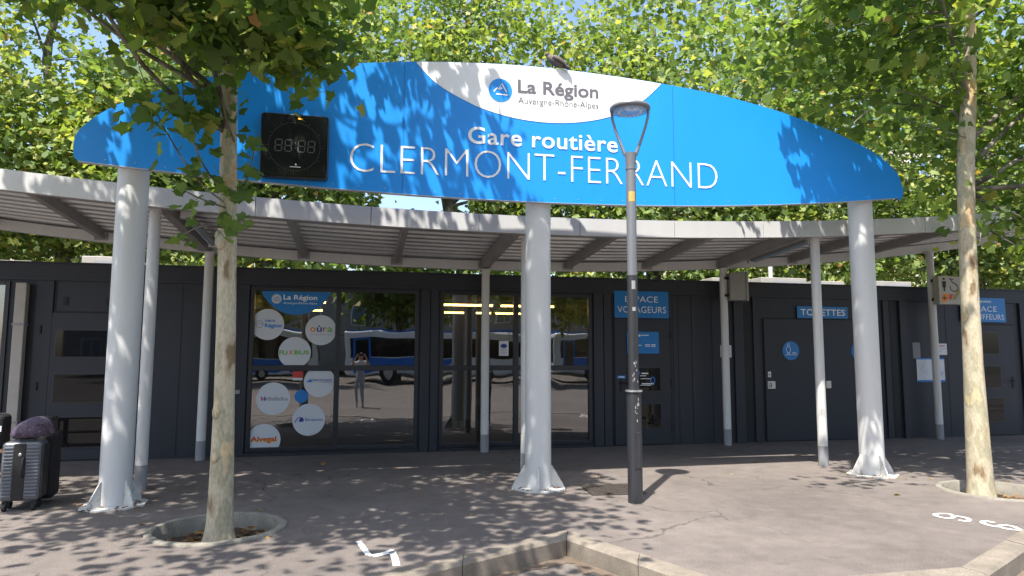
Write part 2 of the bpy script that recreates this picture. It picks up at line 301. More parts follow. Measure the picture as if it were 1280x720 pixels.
class MB:
    post = None                                             # optional last adjustment of the vertices
    def __init__(s): s.v = []; s.f = []; s.mi = []; s.sm = []; s.m = 0
    def face(s, idx, smooth=False): s.f.append(tuple(idx)); s.mi.append(s.m); s.sm.append(smooth)
    def box(s, x0, x1, y0, y1, z0, z1):
        b = len(s.v)
        s.v += [(x0, y0, z0), (x1, y0, z0), (x1, y1, z0), (x0, y1, z0), (x0, y0, z1), (x1, y0, z1), (x1, y1, z1), (x0, y1, z1)]
        for q in ((3, 2, 1, 0), (4, 5, 6, 7), (0, 1, 5, 4), (1, 2, 6, 5), (2, 3, 7, 6), (3, 0, 4, 7)): s.face([b + i for i in q])
        return s
    def obox(s, c, ux, uy, uz):
        """box from centre and three half-axis vectors"""
        b = len(s.v); c = Vector(c); ux, uy, uz = Vector(ux), Vector(uy), Vector(uz)
        for sz in (-1, 1):
            for sx, sy in ((-1, -1), (1, -1), (1, 1), (-1, 1)): s.v.append(tuple(c + ux * sx + uy * sy + uz * sz))
        for q in ((3, 2, 1, 0), (4, 5, 6, 7), (0, 1, 5, 4), (1, 2, 6, 5), (2, 3, 7, 6), (3, 0, 4, 7)): s.face([b + i for i in q])
        return s
    def tube(s, pts, rad, n=12, caps=True, smooth=True, bump=None):
        pts = [Vector(p) for p in pts]
        rad = rad if isinstance(rad, (list, tuple)) else [rad] * len(pts)
        b0 = len(s.v); up = None
        for i, p in enumerate(pts):
            d = (pts[min(i + 1, len(pts) - 1)] - pts[max(i - 1, 0)]).normalized()
            if up is None:
                up = Vector((1, 0, 0)) if abs(d.z) > 0.7 else Vector((0, 0, 1))
            a = (up - d * up.dot(d)).normalized(); bb = d.cross(a); up = a
            for k in range(n):
                t = 2 * math.pi * k / n
                r = rad[i] * (bump(i, k) if bump else 1)
                s.v.append(tuple(p + a * math.cos(t) * r + bb * math.sin(t) * r))
        for i in range(len(pts) - 1):
            for k in range(n):
                a0 = b0 + i * n + k; a1 = b0 + i * n + (k + 1) % n
                s.face((a0, a1, a1 + n, a0 + n), smooth)
        if caps:
            e = b0 + (len(pts) - 1) * n; c0 = len(s.v)
            s.v += [s.v[b0 + k] for k in range(n)] + [s.v[e + k] for k in range(n)]
            s.face([c0 + k for k in range(n)][::-1]); s.face([c0 + n + k for k in range(n)])
        return s
    def prism_xz(s, pts, y0, y1):
        """outline in the XZ plane (counter-clockwise seen from -Y) given thickness along Y"""
        n = len(pts); b = len(s.v)
        s.v += [(x, y0, z) for x, z in pts] + [(x, y1, z) for x, z in pts]
        s.face([b + i for i in range(n)]); s.face([b + n + i for i in range(n)][::-1])
        for i in range(n):
            j = (i + 1) % n; s.face((b + j, b + i, b + n + i, b + n + j))
        return s
    def prism_xy(s, pts, z0, z1):
        n = len(pts); b = len(s.v)
        s.v += [(x, y, z0) for x, y in pts] + [(x, y, z1) for x, y in pts]
        s.face([b + i for i in range(n)][::-1]); s.face([b + n + i for i in range(n)])
        for i in range(n):
            j = (i + 1) % n; s.face((b + i, b + j, b + n + j, b + n + i))
        return s
    def poly_xz(s, pts, y):
        b = len(s.v); s.v += [(x, y, z) for x, z in pts]; s.face([b + i for i in range(len(pts))]); return s
    def disc_xz(s, cx, cz, r, y, n=40, rz=None):
        return s.poly_xz([(cx + r * math.cos(2 * math.pi * k / n), cz + (rz or r) * math.sin(2 * math.pi * k / n)) for k in range(n)], y)
    def stroke_xz(s, pts, w, y, closed=False):
        n = len(pts)
        P = [Vector(p) for p in pts]; L = []; Rr = []
        for i in range(n):
            a = P[(i - 1) % n] if (closed or i > 0) else P[i]; c = P[(i + 1) % n] if (closed or i < n - 1) else P[i]
            d = (c - a); d = d.normalized() if d.length > 1e-9 else Vector((1, 0)); nr = Vector((-d.y, d.x)) * w / 2
            L.append(P[i] + nr); Rr.append(P[i] - nr)
        b = len(s.v)
        for i in range(n): s.v += [(Rr[i].x, y, Rr[i].y), (L[i].x, y, L[i].y)]
        for i in range(n if closed else n - 1):
            j = (i + 1) % n; s.face((b + 2 * i, b + 2 * j, b + 2 * j + 1, b + 2 * i + 1))
        return s
    def lathe(s, c, prof, n=24, axis='z', smooth=True):
        """profile of (radius, height) round an axis through c"""
        b = len(s.v)
        for r, h in prof:
            for k in range(n):
                t = 2 * math.pi * k / n; u, w = r * math.cos(t), r * math.sin(t)
                s.v.append((c[0] + u, c[1] + w, c[2] + h) if axis == 'z' else ((c[0] + u, c[1] - h, c[2] + w) if axis == 'y' else (c[0] + h, c[1] + u, c[2] + w)))
        for i in range(len(prof) - 1):
            for k in range(n):
                a0 = b + i * n + k; a1 = b + i * n + (k + 1) % n; s.face((a0, a1, a1 + n, a0 + n), smooth)
        e = b + (len(prof) - 1) * n; c0 = len(s.v)
        s.v += [s.v[b + k] for k in range(n)] + [s.v[e + k] for k in range(n)]
        s.face([c0 + k for k in range(n)][::-1]); s.face([c0 + n + k for k in range(n)])
        return s
    def ball(s, c, r, n=14, m=9, sq=None):
        b = len(s.v); rx, ry, rz = (r if isinstance(r, (tuple, list)) else (r, r, r))
        for i in range(m + 1):
            ph = math.pi * i / m
            for k in range(n):
                t = 2 * math.pi * k / n
                s.v.append((c[0] + rx * math.sin(ph) * math.cos(t), c[1] + ry * math.sin(ph) * math.sin(t), c[2] - rz * math.cos(ph)))
        for i in range(m):
            for k in range(n):
                a0 = b + i * n + k; a1 = b + i * n + (k + 1) % n; s.face((a0, a1, a1 + n, a0 + n), True)
        return s
    def build(s, name, mats, parent=None, origin=None, bevel=0.0, seg=2):
        me = bpy.data.meshes.new(name)
        off = WL[parent] if parent is not None else (Vector(origin) if origin is not None else Vector((0, 0, 0)))
        if MB.post: s.v = [MB.post(q) for q in s.v]
        me.from_pydata([(x - off.x, y - off.y, z - off.z) for x, y, z in s.v], [], s.f)
        for mm in (mats if isinstance(mats, (list, tuple)) else [mats]): me.materials.append(mm)
        me.polygons.foreach_set('material_index', s.mi); me.polygons.foreach_set('use_smooth', s.sm)
        me.validate(); me.update()
        o = link(name, me, parent, origin)
        if bevel:
            b = o.modifiers.new('bevel', 'BEVEL'); b.width = bevel; b.segments = seg; b.limit_method = 'ANGLE'
        return o

def _text_raw(body, offset=0.0, spacing=1.0):
    cu = bpy.data.curves.new('t', 'FONT'); cu.body = body; cu.offset = offset; cu.space_character = spacing; cu.resolution_u = 4
    ob = bpy.data.objects.new('t', cu); COL.objects.link(ob)
    dg = bpy.context.evaluated_depsgraph_get(); dg.update()
    me = bpy.data.meshes.new_from_object(ob.evaluated_get(dg))
    v = [tuple(q.co) for q in me.vertices]; f = [tuple(q.vertices) for q in me.polygons]
    bpy.data.objects.remove(ob); bpy.data.curves.remove(cu); bpy.data.meshes.remove(me)
    return v, f
_H = {}
def text(mb, body, x0, x1, zb, cap, y, offset=0.0, spacing=1.0, slope=0.0):
    """lettering fitted between x0 and x1 on baseline zb with the given cap height, in the plane Y = y"""
    v, f = _text_raw(body, offset, spacing)
    if offset not in _H:
        hv, _ = _text_raw('H', offset); _H[offset] = (min(q[1] for q in hv), max(q[1] for q in hv))
    lo, hi = _H[offset]
    ax, bx = min(q[0] for q in v), max(q[0] for q in v)
    b = len(mb.v)
    for q in v:
        X = x0 + (q[0] - ax) / (bx - ax) * (x1 - x0)
        mb.v.append((X, y, zb + (q[1] - lo) / (hi - lo) * cap + slope * (X - x0)))
    for q in f: mb.face([b + i for i in q])
    return mb

def copy_tree(o, loc=None, parent=None):
    c = o.copy(); COL.objects.link(c)
    if parent is not None: c.parent = parent
    if loc is not None: c.location = loc
    for ch in list(o.children): copy_tree(ch, None, c)
    return c

# ------------------------------------------------------------------ ground
P = 5.38                                                    # length of one saw-tooth bus bay
edge = []
for k in range(-4, 6):
    edge += [(1.78 + k * P, 5.78), (2.43 + k * P, 4.21), (4.22 + k * P, 4.21)]
edge = [(-30, 4.21)] + [(4.22 - 5 * P, 4.21)] + edge + [(40, 4.21)]
mb = MB(); n = len(edge)
mb.v = [(x, y, 0.0) for x, y in edge] + [(x, 30.0, 0.0) for x, y in edge]
for i in range(n - 1): mb.face((i, i + 1, n + i + 1, n + i))
tag(mb.build('pavement', M['asphalt']), kind='structure')
mb = MB(); mb.v = [(-60, -30, -0.14), (70, -30, -0.14), (70, 6.2, -0.14), (-60, 6.2, -0.14)]; mb.face((0, 1, 2, 3))
tag(mb.build('bus_road', M['road']), kind='structure')
mb = MB(); mb.v = [(-700, -700, -0.2), (700, -700, -0.2), (700, 700, -0.2), (-700, 700, -0.2)]; mb.face((0, 1, 2, 3))
tag(mb.build('ground', M['earth']), kind='structure')
# kerb: offset the platform edge into the bay
KW = 0.17
def off(pts, w):
    out = []
    for i, p in enumerate(pts):
        p = Vector(p); a = Vector(pts[max(i - 1, 0)]); c = Vector(pts[min(i + 1, len(pts) - 1)])
        d1 = (p - a).normalized() if i > 0 else (c - p).normalized(); d2 = (c - p).normalized() if i < len(pts) - 1 else d1
        n1 = Vector((d1.y, -d1.x)); n2 = Vector((d2.y, -d2.x)); nb = (n1 + n2).normalized()
        out.append(p + nb * w / max(0.4, nb.dot(n1)))
    return out
def kerb_run(mb, pts, seglen=1.05):
    """kerb stones laid end to end with a fine joint between them, arrised front edge"""
    ins = off(pts, KW)
    for i in range(len(pts) - 1):
        a0, a1, b0, b1 = Vector(pts[i]), Vector(pts[i + 1]), ins[i], ins[i + 1]
        L = (a1 - a0).length; k = max(1, round(L / seglen))
        for j in range(k):
            s0, s1 = j / k + 0.003 / L, (j + 1) / k - 0.003 / L
            o0, o1 = a0.lerp(a1, s0), a0.lerp(a1, s1); i0, i1 = b0.lerp(b1, s0), b0.lerp(b1, s1)
            base = len(mb.v); dz = rnd.uniform(-0.003, 0.004)
            fr = 0.86
            for q, z in ((o0, -0.3), (o1, -0.3), (o0, 0.010 + dz), (o1, 0.010 + dz), (o0.lerp(i0, fr), 0.012 + dz), (o1.lerp(i1, fr), 0.012 + dz), (i0, -0.012), (i1, -0.012), (i0, -0.3), (i1, -0.3)):
                mb.v.append((q.x, q.y, z))
            for q in ((0, 1, 3, 2), (2, 3, 5, 4), (4, 5, 7, 6), (6, 7, 9, 8)): mb.face([base + t for t in q])
            mb.face([base + t for t in (0, 2, 4, 6, 8)]); mb.face([base + t for t in (9, 7, 5, 3, 1)])
mb = MB(); kerb_run(mb, edge[1:-1])
tag(mb.build('kerb', M['kerb']), kind='structure')
# dirt gathered along the foot of the kerb
mb = MB(); i1 = off(edge[1:-1], KW + 0.005); i2 = off(edge[1:-1], KW + 0.16)
for i in range(len(i1) - 1):
    m_ = 14
    for j in range(m_):
        a, b_ = i1[i].lerp(i1[i + 1], j / m_), i1[i].lerp(i1[i + 1], (j + 1) / m_)
        c_, d_ = i2[i].lerp(i2[i + 1], (j + 1) / m_), i2[i].lerp(i2[i + 1], j / m_)
        w0 = 0.5 + 0.5 * math.sin(j * 2.3 + i * 1.7) * math.sin(j * 0.7 + i); w1 = 0.5 + 0.5 * math.sin((j + 1) * 2.3 + i * 1.7) * math.sin((j + 1) * 0.7 + i)
        d_ = a.lerp(d_, 0.3 + w0); c_ = b_.lerp(c_, 0.3 + w1)
        b0 = len(mb.v); mb.v += [(a.x, a.y, -0.134), (b_.x, b_.y, -0.134), (c_.x, c_.y, -0.135), (d_.x, d_.y, -0.135)]; mb.face((b0 + 3, b0 + 2, b0 + 1, b0))
tag(mb.build('gutter_dirt', M['kerb_dirt']), kind='stuff')

# ------------------------------------------------------------------ station building
WY = 10.9
bld = thing('station_building', (3.0, WY, 0), 'long low anthracite cabin building with glazed waiting hall and plain doors', 'building')
XL, XR, ZT = -9.0, 16.5, 2.82
OPEN = [(-6.4, -4.86), (-1.64, 0.90), (1.235, 3.79)]
mb = MB()
xs = [XL] + [q for o in OPEN for q in o] + [XR]
for i in range(0, len(xs), 2): mb.box(xs[i], xs[i + 1], WY, WY + 0.14, 0, 2.55)
for a, b in OPEN:
    mb.box(a, b, WY, WY + 0.14, 2.53, 2.55); mb.box(a, b, WY, WY + 0.14, 0, 0.06)
mb.box(XL, XL + 0.14, WY + 0.14, 15.6, 0, 2.55); mb.box(XR - 0.14, XR, WY + 0.14, 15.6, 0, 2.55); mb.box(XL + 0.14, XR - 0.14, 15.46, 15.6, 0, 2.55)
mb.build('wall', M['dark'], bld)
mb = MB(); mb.box(XL - 0.03, XR + 0.03, WY - 0.028, 15.63, 2.552, 2.60)
mb.box(XL - 0.02, XR + 0.02, WY - 0.018, 15.62, 2.602, ZT - 0.024); mb.box(XL - 0.04, XR + 0.04, WY - 0.038, 15.64, ZT - 0.022, ZT)
roof = mb.build('roof', M['dark'], bld)
mb = MB()
for a, b, d in ((-4.52, -4.30, .03), (-1.82, -1.655, .045), (0.925, 1.07, .05), (1.085, 1.21, .045), (3.815, 3.98, .05), (4.0, 4.13, .03), (5.62, 5.68, .012), (6.42, 6.60, .04), (6.80, 6.90, .03), (9.50, 9.62, .03), (9.85, 9.98, .045), (12.62, 12.85, .045)):
    MB().box(a, b, WY - d, WY - 0.001, 0.002, 2.55).build('wall_pillar', M['dark'], bld, bevel=0.004)
mb = MB()
for x in (-4.28, -3.3, -2.6, -1.88, 4.15, 5.26, 5.36, 6.0, 6.62, 6.78, 8.1, 8.17, 9.42, 9.64, 9.82, 10.9, 11.28, 12.6):
    MB().box(x, x + 0.012, WY - 0.003, WY - 0.0005, 0.02, 2.54).build('panel_joint', M['black'], bld)
MB().box(6.63, 6.77, WY - 0.004, WY - 0.0006, 0.02, 2.54).build('panel_joint', M['black'], bld); MB().box(9.66, 9.81, WY - 0.004, WY - 0.0006, 0.02, 2.54).build('panel_joint', M['black'], bld)
for q in ((XL, -4.9, .02, .035), (1.24, 3.8, .06, .045), (-1.65, 0.92, .06, .045)): MB().box(q[0], q[1], WY - q[2], WY - 0.001, 0.0, q[3]).build('base_strip', M['darker'], bld)
# windows: frame with mullion and transom, four panes each
for wi, ((a, b), mulls) in enumerate(zip(OPEN, ([], [(-0.385, -0.31)], [(2.445, 2.525)]))):
    mb = MB(); z0, z1, t0, t1 = 0.062, 2.528, 1.262, 1.340
    y0, y1 = WY - 0.022, WY + 0.05
    mb.box(a, a + 0.058, y0, y1, z0, z1); mb.box(b - 0.058, b, y0, y1, z0, z1)
    cells = [a + 0.06] + [q for m_ in mulls for q in m_] + [b - 0.06]
    for i in range(0, len(cells), 2):
        c0, c1 = cells[i], cells[i + 1]
        mb.box(c0, c1, y0 + 0.002, y1, z0, z0 + 0.055); mb.box(c0, c1, y0 + 0.002, y1, z1 - 0.05, z1); mb.box(c0, c1, y0 + 0.004, y1, t0, t1)
    for m0, m1 in mulls: mb.box(m0, m1, y0 - 0.002, y1, z0, z1)
    fr = mb.build('window', M['darker'], bld, bevel=0.004)
    for i in range(0, len(cells), 2):
        for za, zb_ in ((z0 + 0.057, t0 - 0.002), (t1 + 0.002, z1 - 0.052)):
            p = MB().poly_xz([(cells[i] + .002, za), (cells[i + 1] - .002, za), (cells[i + 1] - .002, zb_), (cells[i] + .002, zb_)], WY + 0.02)
            p.build('pane', M['glass'], fr)
# the hall behind the glass
mb = MB(); mb.box(-6.5, 3.84, WY + 0.141, 15.45, 0.001, 0.03); mb.build('hall_floor', M['floor_in'], bld)
mb = MB(); mb.box(-6.5, 3.84, 15.40, 15.455, 0.031, 2.5); mb.box(3.80, 3.86, WY + 0.15, 15.39, 0.031, 2.5); mb.box(-1.78, -1.70, WY + 0.15, 15.39, 0.031, 2.5); mb.box(-6.6, -6.52, WY + 0.15, 15.39, 0.031, 2.5)
for x in (0.95, 2.1, -0.75): mb.box(x, x + 0.22, 13.9, 14.12, 0.031, 2.5)
mb.build('partition_wall', M['wall_in'], bld)
mb = MB(); mb.box(-6.5, 3.84, WY + 0.145, 15.45, 2.502, 2.545); mb.build('hall_ceiling', M['ceil_in'], bld)
# doors
def door(x0, x1, z1, panes, hinge_right, hx, hz=1.02):
    mb = MB(); mb.box(x0 - 0.03, x1 + 0.03, WY - 0.006, WY - 0.0012, 0.012, z1 + 0.03); fr = mb.build('door_frame', M['black'], bld)
    mb = MB(); mb.box(x0, x1, WY - 0.026, WY - 0.007, 0.018, z1); d = mb.build('door', M['dark'], bld, bevel=0.003)
    for a, b, c, e in panes:
        mb = MB(); mb.box(a - .02, b + .02, WY - 0.036, WY - 0.027, c - .02, e + .02); f = mb.build('door_window', M['darker'], d)
        MB().box(a, b, WY - 0.040, WY - 0.037, c, e).build('pane', M['glass_dark'], f)
    hxx = x1 + 0.012 if hinge_right else x0 - 0.012
    for z in (0.3, 1.05, 1.85): MB().tube([(hxx, WY - 0.034, z - .06), (hxx, WY - 0.034, z + .06)], 0.014, 8).build('hinge', M['black'], d)
    if hx:
        mb = MB(); mb.box(hx - .022, hx + .022, WY - 0.034, WY - 0.027, hz - .12, hz + .1)
        mb.tube([(hx, WY - .034, hz + .03), (hx, WY - .085, hz + .03), (hx + (.11 if hinge_right else -.11), WY - .09, hz + .03)], 0.011, 8)
        mb.build('handle', M['black'], d)
    return d
door(-4.42, -3.50, 2.09, [(-4.225, -3.57, 1.465, 1.84), (-4.22, -3.565, .825, 1.215), (-4.215, -3.565, .194, .61)], False, None)
door(4.19, 5.20, 2.13, [(4.42, 5.0, .915, 1.295), (4.42, 5.0, .297, .685)], True, 4.29)
td = door(7.01, 8.03, 2.165, [], True, None)
mb = MB(); mb.box(7.05, 7.20, WY - .033, WY - .027, 0.93, 1.06); mb.box(7.06, 7.12, WY - .033, WY - .027, 1.13, 1.23); mb.build('lock_plate', M['chrome'], td)
mb = MB(); mb.tube([(7.10, WY - .035, .96), (7.10, WY - .06, .97), (7.10, WY - .06, 1.02), (7.10, WY - .035, 1.03)], .008, 8); mb.ball((7.09, WY - .034, 1.18), .012); mb.build('handle', M['black'], td)
td2 = door(8.20, 9.30, 2.165, [], True, None)
MB().box(8.23, 8.33, WY - .033, WY - .027, 0.93, 1.06).build('lock_plate', M['chrome'], td2)
door(11.40, 12.46, 2.11, [(11.46, 12.07, 1.565, 1.964), (11.46, 12.075, .92, 1.318), (11.46, 12.095, .28, .709)], False, 12.36)
# two small vents above the left door, box on the wall by the first window
mb = MB(); mb.box(-4.18, -4.12, WY - .012, WY - .001, 2.2, 2.32); mb.box(-3.62, -3.56, WY - .012, WY - .001, 2.2, 2.32); mb.build('vent', M['black'], bld)
MB().box(-1.80, -1.735, WY - .066, WY - .046, 0.92, 0.98).build('wall_socket', M['sleeve'], bld, bevel=.004)
# lit ceiling tubes in the hall
tubes = []
for (x, y, w) in ((-1.1, 12.6, 1.0), (1.9, 12.6, 1.1), (3.1, 12.6, 1.1), (-1.1, 14.9, 1.0), (2.3, 14.9, 1.1), (3.3, 14.9, .8)):
    far = 'back' if y > 14 else 'front'; side = 'left' if x < 0 else ('middle' if x < 2 else 'right')
    t = thing('ceiling_light', (x, y, 2.44), f'lit yellow strip light on the hall ceiling, {side} one of the {far} row', 'ceiling light', 'strip lights in the waiting hall')
    MB().box(x - w / 2, x + w / 2, y - .06, y + .06, 2.455, 2.50).build('housing', M['frame_far'], t)
    MB().tube([(x - w / 2 + .03, y, 2.435), (x + w / 2 - .03, y, 2.435)], .018, 8).build('tube', M['tube'], t)
# roof units behind the parapet
for i, (x0, x1, y, h, lab) in enumerate(((-4.75, -3.95, 13.0, .33, 'small white cooling unit on the roof above the left door'), (-6.1, -5.6, 13.2, .24, 'white cooling unit on the roof at the far left edge'), (7.55, 8.25, 13.6, .36, 'small white cooling unit on the roof left of the toilets sign'), (8.75, 9.9, 13.6, .40, 'wide pale cooling unit on the roof behind the right sign column'), (10.25, 11.05, 13.8, .38, 'pale cooling unit with grey grille on the roof just right of the right sign column'), (11.9, 12.9, 13.8, .42, 'white cooling unit on the roof left of the pictogram sign'))):
    t = thing('cooling_unit', ((x0 + x1) / 2, y, ZT), lab, 'roof unit', 'cooling units on the station roof')
    MB().box(x0, x1, y, y + .6, ZT + .05, ZT + .05 + h).build('casing', M['unit'], t, bevel=.012)
    g = MB(); g.box(x0 + .25 * (x1 - x0), x1 - .06, y - .012, y - .002, ZT + .12, ZT + h - .02); g.build('grille', M['facade_g'], t)
    g = MB(); g.box(x0 + .05, x0 + .12, y + .05, y + .55, ZT, ZT + .049); g.box(x1 - .12, x1 - .05, y + .05, y + .55, ZT, ZT + .049); g.build('foot', M['steel'], t)

# ------------------------------------------------------------------ canopy: a straight strip whose height sags in the middle
def zf(x): return 3.03 + .0073 * (x - 1.9) ** 2           # underside of the front fascia
def zb(x): return 2.875 + .0079 * (x - 1.8) ** 2          # underside of the back beam
FY, BY = 8.22, 10.72
can = thing('canopy', (2.0, 9.5, 3.0), 'long sagging steel canopy with pale fascia in front of the dark station building', 'canopy')
CX0, CX1 = -7.8, 13.4
joints = [-1.23 + 1.315 * k for k in range(-5, 12)]
joints = [CX0] + [j for j in joints if CX0 + .3 < j < CX1 - .3] + [CX1]
mb = MB()
for a, b in zip(joints[:-1], joints[1:]):
    a += .004; b -= .004; k = 4
    for i in range(k):
        u, w = a + (b - a) * i / k, a + (b - a) * (i + 1) / k
        bs = len(mb.v)
        for y in (FY, FY + .05):
            for x, dz in ((u, 0), (w, 0), (w, .222), (u, .222)): mb.v.append((x, y, zf(x) + dz))
        mb.face((bs, bs + 1, bs + 2, bs + 3)); mb.face((bs + 7, bs + 6, bs + 5, bs + 4)); mb.face((bs + 3, bs + 2, bs + 6, bs + 7)); mb.face((bs, bs + 4, bs + 5, bs + 1))
        if i == 0: mb.face((bs, bs + 3, bs + 7, bs + 4))
        if i == k - 1: mb.face((bs + 1, bs + 5, bs + 6, bs + 2))
mb.build('fascia', M['fascia'], can)
def strip(mb, y0, y1, zlo, zhi, x0, x1, n=48):
    b = len(mb.v)
    for i in range(n + 1):
        x = x0 + (x1 - x0) * i / n
        for y, z in ((y0, zlo(x)), (y1, zlo(x)), (y1, zhi(x)), (y0, zhi(x))): mb.v.append((x, y, z))
    for i in range(n):
        for k in range(4):
            a = b + 4 * i + k; c = b + 4 * i + (k + 1) % 4; mb.face((a, c, c + 4, a + 4))
mb = MB(); strip(mb, BY, BY + .09, zb, lambda x: zb(x) + .145, CX0, CX1); mb.build('back_beam', M['fascia'], can)
mb = MB(); strip(mb, FY + .052, FY + .14, lambda x: zf(x) + .005, lambda x: zf(x) + .15, CX0, CX1); mb.build('front_beam', M['steel'], can)
def zd(x, y): s = (y - FY) / (BY - FY); return (zf(x) + .175) * (1 - s) + (zb(x) + .165) * s
# corrugated deck, ribs along X
mb = MB(); nx = 40
ys = []; y = FY + .06
while y < BY + .16:
    ys += [(y, 0), (y + .10, 0), (y + .125, .05), (y + .205, .05)]; y += .23
for j, (y, dz) in enumerate(ys):
    for i in range(nx + 1):
        x = CX0 + (CX1 - CX0) * i / nx; mb.v.append((x, y, zd(x, y) + dz))
for j in range(len(ys) - 1):
    for i in range(nx): a = j * (nx + 1) + i; mb.face((a + nx + 1, a + nx + 2, a + 1, a))
mb.build('roof_sheet', M['deck'], can)
mb = MB(); b = 0
for i in range(nx + 1):
    x = CX0 + (CX1 - CX0) * i / nx
    for y in (FY + .055, BY + .18): mb.v += [(x, y, zd(x, y) + .054), (x, y, zd(x, y) + .064)]
for i in range(nx):
    a = 4 * i
    for q in ((0, 2, 6, 4), (1, 5, 7, 3), (0, 4, 5, 1), (2, 3, 7, 6)): mb.face([a + t for t in q])
mb.build('roof_cover', M['deck'], can)
for k in range(-3, 9):
    x = -2.28 + 1.4 * k; main = (k % 3 == 0); w = .055 if main else .04; d = .15 if main else .12
    if not CX0 < x < CX1: continue
    mb = MB(); b = 0
    for y in (FY + .142, BY - .002):
        z = zd(x, y) - .004
        mb.v += [(x - w, y, z - d), (x + w, y, z - d), (x + w, y, z), (x - w, y, z)]
    for q in ((0, 1, 2, 3), (7, 6, 5, 4), (0, 4, 5, 1), (1, 5, 6, 2), (3, 7, 4, 0)): mb.face(q)
    rf = mb.build('rafter', M['steel'], can)
    mb = MB(); mb.box(x - w - .05, x + w + .05, BY - .012, BY - .003, zb(x) + .02, zb(x) + .13); mb.build('bracket', M['sleeve'], rf)

def post(x, y, top, label, group):
    t = thing('canopy_post', (x, y, 0), label, 'post', group)
    MB().tube([(x, y, .272), (x, y, top - .03)], .065, 20).build('shaft', M['post'], t)
    MB().tube([(x, y, 0), (x, y, .27)], .067, 20).build('grey_foot', M['sleeve'], t)
    mb = MB(); mb.box(x - .075, x + .075, y - .075, y + .075, top - .029, top - .012); mb.build('top_plate', M['post'], t)
    return t
gf, gb = 'front posts of the canopy', 'back posts of the canopy'
for x, y, lab in ((-2.36, 8.47, 'white post with grey foot half hidden behind the left sign column'), (2.08, 8.55, 'white post almost hidden behind the middle sign column'), (6.28, 8.42, 'sunlit white post just left of the right sign column, in front of the toilets sign'), (10.5, 8.47, 'white front canopy post beyond the right plane tree, right of the picture')):
    post(x, y, zd(x, y) - .14, lab, gf)
for x, y, lab in ((-2.2, 10.64, 'slim back post against the dark wall, behind the left plane tree trunk'), (1.93, 10.66, 'slim back post in front of the second glazed window'), (6.12, 10.66, 'slim back post carrying a plain grey box'), (10.40, 10.66, 'slim back post carrying the toilet pictogram box')):
    post(x, y, zb(x) + .012, lab, gb)
t = thing('steel_pole', (10.7, 16.2, 0), 'thin grey pole rising behind the building roof, right of the right sign column', 'pole')
MB().tube([(10.7, 16.2, 0), (10.7, 16.2, 4.4)], .06, 12).build('shaft', M['post'], t)
MB().box(10.62, 10.78, 16.12, 16.28, 4.40, 4.42).build('cap', M['post'], t)
# white square downpipe on the left
t = thing('downpipe', (-4.67, 10.8, 0), 'pale beige square downpipe on the dark wall left of the left door', 'downpipe')
MB().box(-4.74, -4.60, 10.76, 10.868, 0.02, 2.50).build('pipe', paint('pale_pipe', (0.42, 0.38, 0.33), 0.5), t, bevel=.01)
mb = MB(); mb.box(-4.75, -4.59, 10.75, 10.8699, .55, .58); mb.box(-4.75, -4.59, 10.75, 10.8699, 1.9, 1.93); mb.build('clip', M['sleeve'], t)
# unlit tube fittings under the canopy
for x, lab in ((-2.12, 'unlit tube light under the canopy, beside the left sign column'), (6.42, 'unlit tube light under the canopy, left of the right sign column')):
    t = thing('tube_light', (x, 9.6, 3.0), lab, 'light', 'tube lights under the canopy')
    def zz(y): return zd(x, y) - .06
    for nm, a, b, r, m_, dz in (('housing', 8.75, 10.3, .045, 'grey_box', 0), ('diffuser', 8.85, 10.2, .038, 'lens', -.03)):
        MB().tube([(x + .03, a, zz(a) - .04 + dz), (x + .03, b, zz(b) - .04 + dz)], r, 10).build(nm, M[m_], t)
    mb = MB()
    for y in (8.74, 10.31): mb.box(x - .03, x + .09, y - .03, y + .03, zz(y) - .10, zz(y) + .02)
    mb.build('end_cap', M['white'], t)

# ------------------------------------------------------------------ the station sign
SY0, SY1 = 7.45, 7.51                                     # the board hangs on the front of its columns
SK = SY0 / 7.55
def resize(q): return (q[0] * SK, q[1], 1.5 + (q[2] - 1.5) * SK)
def sbz(x): return 3.284 + .0099 * (x - 1.55) ** 2 + .0002 * (x - 1.55) ** 3
TOP = [(-2.893, 3.496), (-2.904, 3.629), (-2.872, 3.757), (-2.748, 3.906), (-2.584, 4.034), (-2.422, 4.126), (-2.124, 4.268), (-1.818, 4.397), (-1.423, 4.523), (-.97, 4.626), (-.514, 4.702), (.005, 4.776), (.541, 4.844), (1.094, 4.89), (1.666, 4.918), (2.156, 4.922), (2.865, 4.903), (3.599, 4.86), (4.361, 4.784), (5.034, 4.673), (5.494, 4.568), (5.962, 4.437), (6.438, 4.26), (6.736, 4.103), (6.913, 3.95), (6.991, 3.80), (7.009, 3.683), (6.978, 3.584)]
def smooth_curve(pts, k=4):
    out = []
    for i in range(len(pts) - 1):
        p0, p1, p2, p3 = [Vector(pts[max(0, min(len(pts) - 1, j))]) for j in (i - 1, i, i + 1, i + 2)]
        for s in range(k):
            t = s / k
            out.append(tuple(0.5 * ((2 * p1) + (p2 - p0) * t + (2 * p0 - 5 * p1 + 4 * p2 - p3) * t * t + (3 * p1 - p0 - 3 * p2 + p3) * t ** 3)))
    return out + [tuple(pts[-1])]
topc = smooth_curve(TOP)
botc = [(-2.85 + 9.78 * i / 40, sbz(-2.85 + 9.78 * i / 40)) for i in range(41)]
outline = botc + topc[::-1]
MB.post = resize
sign = thing('station_sign', (2.0, 7.48, 3.3), 'long curved blue station sign with white lettering on three white columns', 'sign')
mb = MB(); mb.prism_xz(outline, SY0, SY1); pb = mb.build('panel', M['blue'], sign)
mb = MB()
